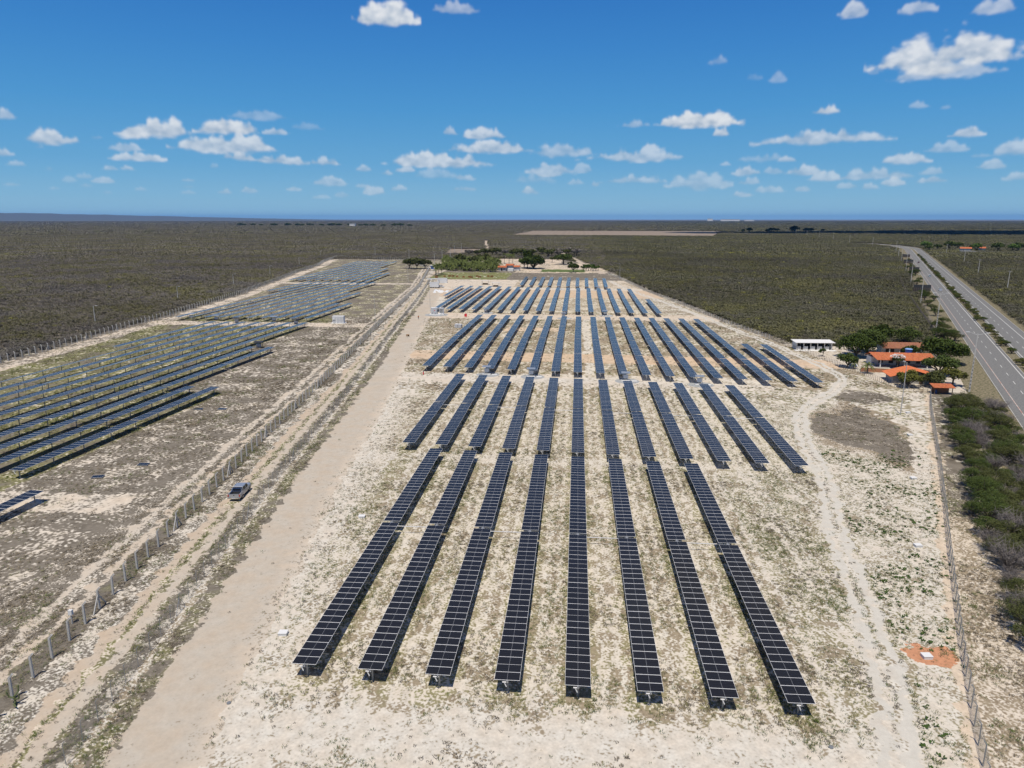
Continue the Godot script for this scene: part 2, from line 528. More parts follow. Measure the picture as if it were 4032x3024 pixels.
# ------------------------------------------------------------------ scrub
func bush_mesh(sd: int, leaves: int, size: float, twigs: int, rx: float, h: float, m: Material, lean := 0.0) -> ArrayMesh:
	var r := RandomNumberGenerator.new()
	r.seed = sd
	var g := MB.new()
	var lobes := []
	for k in 5:
		var w := r.randf() * TAU
		var d := r.randf_range(0.25, 0.62) * rx
		lobes.append([Vector3(cos(w) * d, h * r.randf_range(0.45, 0.66), sin(w) * d), rx * r.randf_range(0.42, 0.6)])
	for k in twigs:
		var w := r.randf() * TAU
		var e := Vector3(cos(w) * rx * r.randf_range(0.3, 0.95), h * r.randf_range(0.55, 1.05), sin(w) * rx * r.randf_range(0.3, 0.95))
		g.col = Color(0.86, 0.84, 0.86) * r.randf_range(0.75, 1.15)
		var side := Vector3(r.randf_range(-1, 1), 0.2, r.randf_range(-1, 1)).normalized() * (0.03 if leaves else 0.045)
		var mid := e * 0.5 + Vector3(0, h * 0.12, 0)
		g.strip(Vector3(e.x * 0.06, 0, e.z * 0.06), mid, side)
		g.tri(mid - side, mid + side, e)
		if not leaves:
			for j in 5:
				var p := mid.lerp(e, r.randf_range(0.0, 0.9))
				var q := p + Vector3(r.randf_range(-1, 1), r.randf_range(-0.1, 0.7), r.randf_range(-1, 1)) * rx * 0.38
				g.tri(p - side * 0.7, p + side * 0.7, q)
	for k in leaves:
		var l: Array = lobes[k % lobes.size()]
		var d := Vector3(r.randf_range(-1, 1), r.randf_range(-0.55, 1), r.randf_range(-1, 1)).normalized()
		var p: Vector3 = l[0] + d * l[1] * Vector3(1, h / rx * 0.6, 1) * r.randf_range(0.72, 1.06)
		p.y = maxf(p.y, 0.1)
		var s := r.randf_range(0.82, 1.18)
		g.col = Color(s, s * r.randf_range(0.93, 1.05), s * r.randf_range(0.85, 1.1))
		g.leaf(p, size * r.randf_range(0.7, 1.3), r, 1.0, d * 0.4 + Vector3(0, 0.5, 0))
	return g.mesh(m)

func scatter(called: String, m: Mesh, buf: PackedFloat32Array, label: String) -> void:
	if buf.is_empty():
		return
	var mm := MultiMesh.new()
	mm.transform_format = MultiMesh.TRANSFORM_3D
	mm.use_colors = true
	mm.mesh = m
	mm.instance_count = buf.size() / 16
	mm.buffer = buf
	var o := MultiMeshInstance3D.new()
	o.name = numbered(called)
	o.multimesh = mm
	add_child(o)
	tag(o, label, "", "", "stuff")

func put(buf: PackedFloat32Array, p: Vector3, turn: float, s: Vector3, c: Color) -> void:
	var cs := cos(turn)
	var sn := sin(turn)
	buf.append_array(PackedFloat32Array([cs * s.x, 0, sn * s.z, p.x, 0, s.y, 0, p.y, -sn * s.x, 0, cs * s.z, p.z, c.r, c.g, c.b, 1]))

func inside(p: Vector2, poly: PackedVector2Array) -> bool:
	return Geometry2D.is_point_in_polygon(p, poly)

var pale_field := PackedVector2Array([Vector2(-180, -1890), Vector2(-160, -2650), Vector2(500, -2560), Vector2(330, -1795)])
var clearing := PackedVector2Array([Vector2(-158, -853), Vector2(-184, -1018), Vector2(-112, -1014), Vector2(-104, -915)])
var left_field_far := PackedVector2Array([Vector2(-2700, -5000), Vector2(-3600, -5100), Vector2(-6600, -7600), Vector2(-6200, -8000), Vector2(-3000, -5700)])
var farm := PackedVector2Array([Vector2(-128, -495), Vector2(-130, -620), Vector2(-112, -770), Vector2(-20, -760), Vector2(10, -690), Vector2(30, -560), Vector2(34, -495)])
var plot := PackedVector2Array([Vector2(84, -176), Vector2(76, -204), Vector2(71, -241), Vector2(112, -243), Vector2(119, -214), Vector2(103, -178)])

func is_scrub(x: float, z: float) -> bool:
	if z > -178.0 and x > 0.0 and x < road_x(96.0, z):
		return false
	if z > -560.0 and x > x_at(left_fence, z) - 2.0 and x < (x_at(right_fence, z) if z > -176.0 else x_at(side_fence, z)) + (2.0 if z > -120.0 else 4.0):
		return false
	if z <= -560.0 and z > -745.0 and x > x_at(left_fence, z) - 2.0 and x < -118.0:
		return false
	var rx := x - road_x(98.5, z)
	if z > -1340.0 and rx > -11.5 and rx < 24.5:
		return false
	var p := Vector2(x, z)
	if z > -250.0 and inside(p, plot):
		return false
	if z < -490.0 and z > -780.0 and inside(p, farm):
		return false
	if z < -1700.0 and inside(p, pale_field):
		return false
	if z < -850.0 and z > -1020.0 and inside(p, clearing):
		return false
	# dirt tracks
	if z < -560.0 and z > -1040.0 and absf(x - lerpf(22.0, -34.0, (-z - 560.0) / 470.0)) < 4.0:
		return false
	if z < -1020.0 and z > -1420.0 and absf(x - lerpf(-128.0, -180.0, (-z - 1020.0) / 400.0)) < 5.0:
		return false
	return true

func plant_scrub() -> void:
	var leafy := mat("scrub_leaves", Color(1, 1, 1), 0.85, 0.0, true)
	leafy.backlight_enabled = true
	leafy.backlight = Color(0.2, 0.22, 0.1)
	var woody := mat("scrub_twigs", Color(1, 1, 1), 0.95, 0.0, true)
	var meshes := [bush_mesh(1, 90, 0.26, 8, 1.7, 2.3, leafy), bush_mesh(2, 90, 0.24, 10, 1.9, 2.0, leafy), bush_mesh(3, 80, 0.28, 8, 1.5, 2.8, leafy), bush_mesh(4, 0, 0, 36, 1.7, 2.1, woody), bush_mesh(5, 0, 0, 36, 1.5, 2.5, woody)]
	var wide := [bush_mesh(6, 70, 0.42, 0, 2.2, 2.2, leafy), bush_mesh(7, 70, 0.42, 0, 2.4, 2.0, leafy)]
	var bufs := []
	for k in 8:
		bufs.append(PackedFloat32Array())
	var patch := FastNoiseLite.new()
	patch.seed = 21
	patch.frequency = 0.006
	patch.fractal_octaves = 3
	var hue := FastNoiseLite.new()
	hue.seed = 33
	hue.frequency = 0.016
	hue.fractal_octaves = 3
	var r := RandomNumberGenerator.new()
	r.seed = 77
	var yaw := deg_to_rad(5.156)
	for ring in [[55.0, 420.0, 1.55, 0.8, 0], [420.0, 900.0, 2.2, 1.05, 0], [900.0, 2200.0, 4.6, 1.7, 1], [2200.0, 6500.0, 20.0, 6.0, 1], [6500.0, 17000.0, 80.0, 17.0, 1]]:
		var cell: float = ring[2]
		var r1: float = ring[1]
		var nx := int(r1 * 0.98 / cell)
		for j in int(r1 / cell) + 1:
			for i in range(-nx, nx + 1):
				var x := (i + r.randf()) * cell
				var z := -(j + r.randf()) * cell
				var d2 := x * x + z * z
				if d2 < ring[0] * ring[0] or d2 >= r1 * r1:
					continue
				var az := atan2(x, -z) + yaw
				if absf(az) > 0.74 or not is_scrub(x, z):
					continue
				var pn := patch.get_noise_2d(x, z)
				var right := clampf((x + 40.0) / 120.0, 0.0, 1.0) if d2 < 4.0e6 else clampf((x - 300.0) / 900.0 + 0.4, 0.0, 1.0)
				# clumps and gaps
				if d2 < 9.0e5 and r.randf() < 0.12 - pn * 0.35 - right * 0.1:
					continue
				var green := 0.30 + right * 0.42 + pn * 0.55 + (0.2 if d2 < 1.4e5 and right < 0.5 else 0.0)
				var s: float = ring[3] * r.randf_range(0.72, 1.35)
				var sy := s * r.randf_range(0.55, 0.85) if ring[4] == 0 else (1.0 + 0.12 * s) * r.randf_range(0.6, 1.0)
				var tint := r.randf_range(0.88, 1.12)
				var c: Color
				var slot := 0
				if r.randf() < green:
					slot = r.randi() % 3
					c = Color(0.155, 0.148, 0.085).lerp(Color(0.125, 0.124, 0.066), right) * tint
					if r.randf() < 0.035:
						c = Color(0.24, 0.24, 0.06) * tint
				else:
					slot = 3 + r.randi() % 2 if ring[4] == 0 and r.randf() < 0.6 else r.randi() % 3
					c = (Color(0.33, 0.305, 0.255) if slot > 2 else Color(0.205, 0.188, 0.138)) * tint
					if right > 0.6:
						c = c.lerp(Color(0.15, 0.148, 0.09), 0.6)
				# stands of one kind: greyer, browner, or freshly leafed
				var hn := hue.get_noise_2d(x, z)
				if hn > 0.12:
					c = c.lerp(Color(0.185, 0.178, 0.075), clampf((hn - 0.12) * 2.6, 0, 0.75) * (1.0 if r.randf() < 0.6 else 0.3))
				elif hn < -0.14:
					c = c.lerp(Color(0.185, 0.175, 0.165), clampf((-hn - 0.14) * 3.0, 0, 0.7) * (1.0 - right * 0.6))
				c *= 1.0 + pn * 0.35
				if ring[4] == 1:
					slot = 5 + r.randi() % 2
				put(bufs[slot], Vector3(x, -0.05, z), r.randf() * TAU, Vector3(s, sy, s), c)
	var names := ["olive_scrub", "olive_scrub", "olive_scrub", "leafless_scrub", "leafless_scrub", "distant_scrub", "distant_scrub"]
	var says := ["low olive-brown scrub bushes covering the plain round the solar farm", "spreading olive scrub bushes covering the plain round the solar farm", "taller olive scrub bushes standing up out of the plain round the solar farm", "grey leafless thorn bushes scattered through the scrub on the plain", "taller grey leafless thorn bushes scattered through the scrub on the plain", "distant dry scrubland reaching to the horizon", "distant dry scrubland of low wide crowns reaching to the horizon"]
	for k in 7:
		scatter(names[k], meshes[k] if k < 5 else wide[k - 5], bufs[k], says[k])

# ------------------------------------------------------------------ weeds in the field
func tuft_mesh(sd: int, blades: int, len_: float, wide: float, flat: float, m: Material) -> ArrayMesh:
	var r := RandomNumberGenerator.new()
	r.seed = sd
	var g := MB.new()
	for k in blades:
		var w := r.randf() * TAU
		var d := Vector3(cos(w), 0, sin(w))
		var b := d * r.randf_range(0.0, len_ * 0.45)
		var l := len_ * r.randf_range(0.5, 1.1)
		var tip := b + d * l * flat + Vector3(r.randf_range(-0.1, 0.1) * len_, l * (1.0 - flat * 0.6), r.randf_range(-0.1, 0.1) * len_)
		var s := d.cross(Vector3.UP) * wide * r.randf_range(0.6, 1.2)
		g.col = Color(1, 1, 1) * r.randf_range(0.75, 1.2)
		var mid := b.lerp(tip, 0.5) + Vector3(0, l * 0.12, 0)
		g.tri(b - s * 0.5, mid + s, mid - s, Vector3(d.x * 0.4, 1, d.z * 0.4).normalized())
		g.tri(mid - s, mid + s, tip, Vector3(d.x * 0.4, 1, d.z * 0.4).normalized())
	return g.mesh(m)

func plant_weeds() -> void:
	var m := mat("weeds", Color(1, 1, 1), 0.9, 0.0, true)
	m.backlight_enabled = true
	m.backlight = Color(0.2, 0.2, 0.1)
	var kinds := [tuft_mesh(1, 12, 0.24, 0.014, 0.75, m), tuft_mesh(2, 14, 0.2, 0.02, 0.85, m), tuft_mesh(3, 11, 0.26, 0.016, 0.6, m), tuft_mesh(4, 12, 0.2, 0.075, 0.75, m)]
	var bufs := [PackedFloat32Array(), PackedFloat32Array(), PackedFloat32Array(), PackedFloat32Array()]
	var patch := FastNoiseLite.new()
	patch.seed = 8
	patch.frequency = 0.09
	patch.fractal_octaves = 3
	var r := RandomNumberGenerator.new()
	r.seed = 123
	for zone in [[-42.0, -125.0, -62.0, 62.0, 110000, 1.05], [-42.0, -100.0, 18.0, 52.0, 9000, 1.15], [-125.0, -190.0, -66.0, 92.0, 26000, 1.5], [-190.0, -320.0, -85.0, 76.0, 24000, 2.0], [-56.0, -180.0, -125.0, -52.0, 22000, 1.4], [-125.0, -300.0, -178.0, -70.0, 26000, 1.9]]:
		for k in zone[4]:
			var z := r.randf_range(zone[1], zone[0])
			var x := r.randf_range(zone[2], zone[3])
			var row := soil_row(z)
			if x > row[4] + 7.0 or x < row[2] + 1.0:
				continue
			var q := soil(x, z, row)
			var pn := patch.get_noise_2d(x, z)
			if r.randf() > q.x * (1.0 + pn * 2.4) + 0.025:
				continue
			var s: float = zone[5] * r.randf_range(0.5, 1.35)
			var t := r.randf_range(0.75, 1.2)
			var kind := 0
			var c := Color(0.32, 0.265, 0.175) * t
			var roll := r.randf() + patch.get_noise_2d(x + 400.0, z) * 0.8
			if roll < q.y * 0.72:
				kind = 2
				c = Color(0.128, 0.165, 0.045) * t
			elif roll < q.y * 1.1:
				kind = 2
				c = Color(0.21, 0.215, 0.085) * t
			elif roll > 0.72:
				kind = 1
				c = Color(0.18, 0.15, 0.11) * t
			if x > row[3] + 2.0 and z > -130.0 and x < row[4] and r.randf() < 0.3 and pn > -0.05:
				kind = 3
				c = Color(0.075, 0.13, 0.032) * t
			put(bufs[kind], Vector3(x, 0, z), r.randf() * TAU, Vector3(s, s, s), c)
	var says := ["dry tan grass tufts in the sand between the tracker rows", "grey-brown dead weeds lying on the sand of the fields", "green and olive grass tufts in the sand of the fields", "small dark green leafy weeds between the wheel track and the right fence"]
	var names := ["dry_grass", "dead_weeds", "green_grass", "leafy_weeds"]
	for k in 4:
		scatter(names[k], kinds[k], bufs[k], says[k])

# ------------------------------------------------------------------ solar trackers
var ordinal := ["first", "second", "third", "fourth", "fifth", "sixth", "seventh", "eighth", "ninth", "tenth", "eleventh", "twelfth", "thirteenth", "fourteenth", "fifteenth", "sixteenth", "seventeenth", "eighteenth", "nineteenth"]
var module_mesh: ArrayMesh
var tube_mesh: ArrayMesh
var pile_mesh: ArrayMesh
var motor_mesh: ArrayMesh
var damper_mesh: ArrayMesh
var joined := {}

func cell_texture() -> ImageTexture:
	# flat print of one module: 2 x 12 rows of half cells, six across, with the pale gap down the middle
	var im := Image.create(512, 256, false, Image.FORMAT_RGB8)
	im.fill(Color(0.028, 0.028, 0.03).linear_to_srgb())
	for half in 2:
		for i in 12:
			for j in 6:
				var x := half * 260 + 6 + i * 20.5
				var t := 1.0 + 0.12 * sin(i * 12.9 + j * 78.2 + half * 3.1)
				im.fill_rect(Rect2i(int(x), 5 + j * 41, 19, 40), Color(0.021 * t, 0.021 * t, 0.0225 * t).linear_to_srgb())
	im.fill_rect(Rect2i(254, 0, 4, 256), Color(0.34, 0.35, 0.36).linear_to_srgb())
	return ImageTexture.create_from_image(im)

func module_into(g: MB, f: MB, o: Vector3) -> void:
	# glass with a raised aluminium frame, 2.28 m across the row and 1.134 m along it
	var w := 1.14
	var l := 0.567
	var b := 0.019
	g.quad(o + Vector3(-w + b, 0, l - b), o + Vector3(w - b, 0, l - b), o + Vector3(w - b, 0, -l + b), o + Vector3(-w + b, 0, -l + b))
	for s in [-1.0, 1.0]:
		f.box(o + Vector3(s * (w - b / 2), -0.012, 0), Vector3(b, 0.034, l * 2))
		f.box(o + Vector3(0, -0.012, s * (l - b / 2)), Vector3(w * 2 - b * 2, 0.034, b))
	f.quad(o + Vector3(-w, -0.02, -l), o + Vector3(w, -0.02, -l), o + Vector3(w, -0.02, l), o + Vector3(-w, -0.02, l))

func prepare_trackers() -> void:
	var glass := mat("solar_glass", Color(1, 1, 1), 0.16)
	glass.albedo_texture = cell_texture()
	glass.metallic_specular = 0.27
	var frame := mat("module_frame", Color(0.86, 0.86, 0.84), 0.5, 0.0)
	var steel := mat("galvanised_steel", Color(0.42, 0.43, 0.44), 0.5, 0.5)
	var g := MB.new()
	var f := MB.new()
	module_into(g, f, Vector3.ZERO)
	module_mesh = f.mesh(frame, g.mesh(glass))
	var t := MB.new()
	t.tube(Vector3(0, 0, 0.5), Vector3(0, 0, -0.5), 0.065, 0.065, 8)
	tube_mesh = t.mesh(steel)
	t = MB.new()
	t.box(Vector3(0, 0.75, 0), Vector3(0.16, 1.5, 0.012))
	t.box(Vector3(0.074, 0.75, 0), Vector3(0.012, 1.5, 0.1))
	t.box(Vector3(-0.074, 0.75, 0), Vector3(0.012, 1.5, 0.1))
	t.box(Vector3(0, 1.5, 0), Vector3(0.26, 0.1, 0.16))
	pile_mesh = t.mesh(steel)
	t = MB.new()
	t.box(Vector3(0, 0, 0), Vector3(0.36, 0.3, 0.3))
	t.tube(Vector3(0.1, -0.1, 0), Vector3(0.1, -0.55, 0), 0.07, 0.06, 8)
	motor_mesh = t.mesh(mat("motor_grey", Color(0.3, 0.31, 0.32), 0.5, 0.3))
	t = MB.new()
	t.tube(Vector3(-0.25, -0.05, 0), Vector3(-0.05, -0.5, 0), 0.05, 0.05, 7)
	t.box(Vector3(-0.15, -0.04, 0), Vector3(0.5, 0.05, 0.12))
	damper_mesh = t.mesh(mat("damper_white", Color(0.75, 0.75, 0.74), 0.5))

func tracker(near: Vector2, far: Vector2, label: String, group: String, single: bool, drop := 0.0) -> void:
	var c := (near + far) / 2
	var l := near.distance_to(far)
	var turn := atan2(-(far.x - near.x), -(far.y - near.y))
	var o := thing("solar_tracker", label, "solar tracker", Vector3(c.x, 0, c.y), turn, group)
	var n := int(round((l - 0.5) / 1.152 / 2.0)) * 2
	var pitch := (l - 0.5) / n
	var roll := Basis(Vector3(0, 0, 1), rng.randf_range(-0.012, 0.012) + drop)
	var at := []
	for k in n:
		at.append(-l / 2 + (k + 0.5) * pitch + (0.5 if k >= n / 2 else 0.0))
	if single:
		for z in at:
			part(o, "module", module_mesh, Vector3(0, 1.7 + rng.randf_range(-0.008, 0.008), z), roll)
	else:
		var key := n * 1000 + int(l * 10)
		if not joined.has(key):
			var g := MB.new()
			var f := MB.new()
			for z in at:
				module_into(g, f, Vector3(0, 0, z))
			joined[key] = f.mesh(mats["module_frame"], g.mesh(mats["solar_glass"]))
		part(o, "modules", joined[key], Vector3(0, 1.7, 0), roll).set_meta("kind", "stuff")
	part(o, "torque_tube", tube_mesh, Vector3(0, 1.6, 0), Basis().scaled(Vector3(1, 1, l + 0.3)))
	var m := int(round(l / 7.2))
	for k in m + 1:
		part(o, "post", pile_mesh, Vector3(0, 0, lerpf(-l / 2 + 0.7, l / 2 - 0.7, float(k) / m)))
	part(o, "drive_motor", motor_mesh, Vector3(0, 1.5, 0.0))
	part(o, "damper", damper_mesh, Vector3(0, 1.56, l / 2 + 0.05))

func build_trackers() -> void:
	prepare_trackers()
	# main field: rows 6.07 m apart; for each block the rows it has and its near and far ends
	var pitch := 6.07
	var x0 := 0.85
	for i in 8:
		var x := x0 + (i - 4) * 6.27
		var t := i / 7.0
		tracker(Vector2(x, lerpf(-55.7, -54.2, t)), Vector2(x, lerpf(-118.9, -114.8, t)), "solar tracker table, %s row from the left in the nearest block" % ordinal[i], "trackers of the nearest block", true)
	for i in 12:
		var x := x0 + (i - 5) * 6.17
		var t := i / 11.0
		tracker(Vector2(x, lerpf(-121.8, -115.5, t)), Vector2(x + 0.1, lerpf(-181.2, -174.1, t)), "solar tracker table, %s row from the left in the second block" % ordinal[i], "trackers of the second block", true)
	for i in 18:
		var x := x0 + (i - 7) * 6.02
		var t := i / 17.0
		var z0 := lerpf(-190.8, -179.3, t)
		var z2 := lerpf(-299.9, -293.8, t)
		var z1 := lerpf(-243.5, -235.2, t)
		tracker(Vector2(x, z0), Vector2(x, z1 + 0.3), "solar tracker table, %s row from the left in the third block's near half" % ordinal[i], "trackers of the third block", true)
		if i < 16:
			tracker(Vector2(x, z1 - 0.3), Vector2(x + lerpf(0.8, -0.3, t), z2), "solar tracker table, %s row from the left in the third block's far half" % ordinal[i], "trackers of the third block", true)
	for i in 19:
		var x := x0 + (i - 12) * 5.88
		var t := i / 18.0
		var z0 := lerpf(-319.5, -310.8, t)
		var z2 := lerpf(-433.3, -420.8, t)
		var z1 := lerpf(-374.5, -366.5, t)
		if i > 0:
			tracker(Vector2(x, z0), Vector2(x, z1 + 0.3), "solar tracker table, %s row from the left in the fourth block's near half" % ordinal[i], "trackers of the fourth block", false)
		if i < 18:
			tracker(Vector2(x, z1 - 0.3), Vector2(x + 0.3, z2), "solar tracker table, %s row from the left in the fourth block's far half" % ordinal[i], "trackers of the fourth block", false)
	for i in 10:
		var t := i / 9.0
		tracker(Vector2(lerpf(-34.1, 17.8, t), lerpf(-440.8, -431, t)), Vector2(lerpf(-35, 18.7, t), lerpf(-506.5, -496, t)), "solar tracker table, %s row from the left in the farthest block" % ordinal[i], "trackers of the farthest block", false)
	# left field: three blocks whose rows step back towards the left fence
	for k in 12:
		var x := -87.1 - 6.25 * k
		var ends := [-101.6, -161.4] if k < 2 else [-101.6, -160.5, -216.0] if k < 4 else [-101.6, -160.5, -215.5, -270.2] if k < 10 else [-212.0, -270.0]
		for j in ends.size() - 1:
			var a := Vector2(x + (-ends[j] - 161.4) * 0.054, ends[j] - (0.3 if j else 0.0))
			var b := Vector2(x + (-ends[j + 1] - 161.4) * 0.054, ends[j + 1] + 0.3)
			if b.x < -150.0 + (b.y + 165.0) * -0.2 - 20.0:
				continue
			var where: String = ["near", "middle", "far"][j] if ends.size() > 2 else "only"
			tracker(a, b, "left field solar tracker, %s row from the post fence, near block, %s table" % [ordinal[k], where], "trackers of the left field", k < 4 or (k < 8 and j == 1), 0.12 if (k == 7 and j == 1) or (k == 9 and j == 1) else 0.0)
	for k in 12:
		var x := -110.6 - 6.15 * k
		var ends := [-282.0, -336.6] if k < 2 else [-282.0, -335.0, -387.6] if k < 4 else [-282.0, -338.0, -397.0, -455.0] if k < 10 else [-393.0, -455.0]
		for j in ends.size() - 1:
			var a := Vector2(x + (-ends[j] - 282.0) * 0.028, ends[j] - (0.3 if j else 0.0))
			var b := Vector2(x + (-ends[j + 1] - 282.0) * 0.028, ends[j + 1] + 0.3)
			var where: String = ["near", "middle", "far"][j] if ends.size() > 2 else "only"
			tracker(a, b, "left field solar tracker, %s row from the post fence, middle block, %s table" % [ordinal[k], where], "trackers of the left field", false, 0.1 if k == 8 else 0.0)
	for k in 11:
		var x := -138.4 - 6.0 * k
		var ends := [-460.0, -534.0] if k < 2 else [-466.0, -522.0, -584.2] if k < 4 else [-466.0, -536.0, -606.0, -679.0] if k < 10 else [-617.0, -680.0]
		for j in ends.size() - 1:
			var a := Vector2(x - (-ends[j] - 466.0) * 0.05, ends[j] - (0.3 if j else 0.0))
			var b := Vector2(x - (-ends[j + 1] - 466.0) * 0.05, ends[j + 1] + 0.3)
			var where: String = ["near", "middle", "far"][j] if ends.size() > 2 else "only"
			tracker(a, b, "left field solar tracker, %s row from the post fence, far block, %s table" % [ordinal[k], where], "trackers of the left field", false)
	# one more table just enters the picture on the left
	tracker(Vector2(-83.2, -36), Vector2(-80.2, -93.6), "solar tracker table whose end enters the picture at the left edge", "trackers of the left field", true)
	# white cable pipes that join neighbouring rows at their middles
	var pm := mat("pipe_white", Color(0.7, 0.7, 0.7), 0.5)
	for a in [[0, -87.4, 1], [2, -86.9, 1], [4, -86.2, 1], [6, -85.7, 1], [0, -151.5, 2], [2, -150.6, 2], [4, -149.2, 2], [6, -148.0, 2], [8, -147.0, 2], [10, -146.0, 2]]:
		var step := 6.27 if a[2] == 1 else 6.17
		var x: float = x0 + (a[0] - (4 if a[2] == 1 else 5)) * step
		var g := MB.new()
		g.tube(Vector3(0.1, 1.05, 0), Vector3(step - 0.1, 1.05, 0), 0.055, 0.055, 7)
		for s in [0.1, step - 0.1]:
			g.tube(Vector3(s, 0, 0), Vector3(s, 1.05, 0), 0.03, 0.03, 5)
		var o := thing("cable_pipe", "white pipe between the %s and %s rows of the %s block" % [ordinal[a[0]], ordinal[a[0] + 1], "nearest" if a[2] == 1 else "second"], "pipe", Vector3(x, 0, a[1]), 0.0, "pipes joining neighbouring tracker rows")
		part(o, "pipe", g.mesh(pm))

# ------------------------------------------------------------------ fences
func link_panel(w: float, h: float, cell: float, r: float, m: Material) -> ArrayMesh:
	# a chain-link panel of crossing wires with a top and a bottom wire, w long and h high
	var g := MB.new()
	var k := -h
	while k < w:
		for s in [0, 1]:
			var a := Vector2(maxf(k, 0.0), maxf(0.0, -k))
			var b := Vector2(minf(k + h, w), minf(h, w - k))
			if s:
				a.x = w - a.x
				b.x = w - b.x
			var d := (b - a).normalized()
			var p := Vector3(-d.y, d.x, 0) * r
			g.strip(Vector3(a.x, a.y, 0), Vector3(b.x, b.y, 0), p)
		k += cell
	for y in [0.0, h * 0.5, h]:
		g.strip(Vector3(0, y, 0.004), Vector3(w, y, 0.004), Vector3(0, r, 0))
	return g.mesh(m)

func fence(called: String, label: String, path: Array, step: float, post: Mesh, panel: Mesh, panel_w: float, up: float, brace: Mesh, every: int, flip := 1.0) -> void:
	var pts := along(path, step)
	var o := thing(called, label, "fence", Vector3(pts[0][0].x, 0, pts[0][0].y))
	for i in pts.size():
		var p: Vector2 = pts[i][0] - pts[0][0]
		var d: Vector2 = pts[i][1]
		var bs := Basis(Vector3(d.x, 0, d.y), Vector3.UP, Vector3(d.x, 0, d.y).cross(Vector3.UP)) 
		var tilt := Basis(Vector3(rng.randf_range(-1, 1), 0, rng.randf_range(-1, 1)).normalized(), rng.randf_range(0, 0.025))
		part(o, "post", post, Vector3(p.x, 0, p.y), tilt * bs * Basis().scaled(Vector3(1, 1, flip)))
		if every and i % every == 3:
			part(o, "brace", brace, Vector3(p.x, 0, p.y), bs)
		if panel and i + 1 < pts.size():
			var q: Vector2 = pts[i + 1][0] - pts[i][0]
			var e := q.normalized()
			var pb := Basis(Vector3(e.x, 0, e.y) * (q.length() / panel_w), Vector3.UP, Vector3(e.x, 0, e.y).cross(Vector3.UP))
			part(o, "wire_mesh", panel, Vector3(p.x, up, p.y), pb)

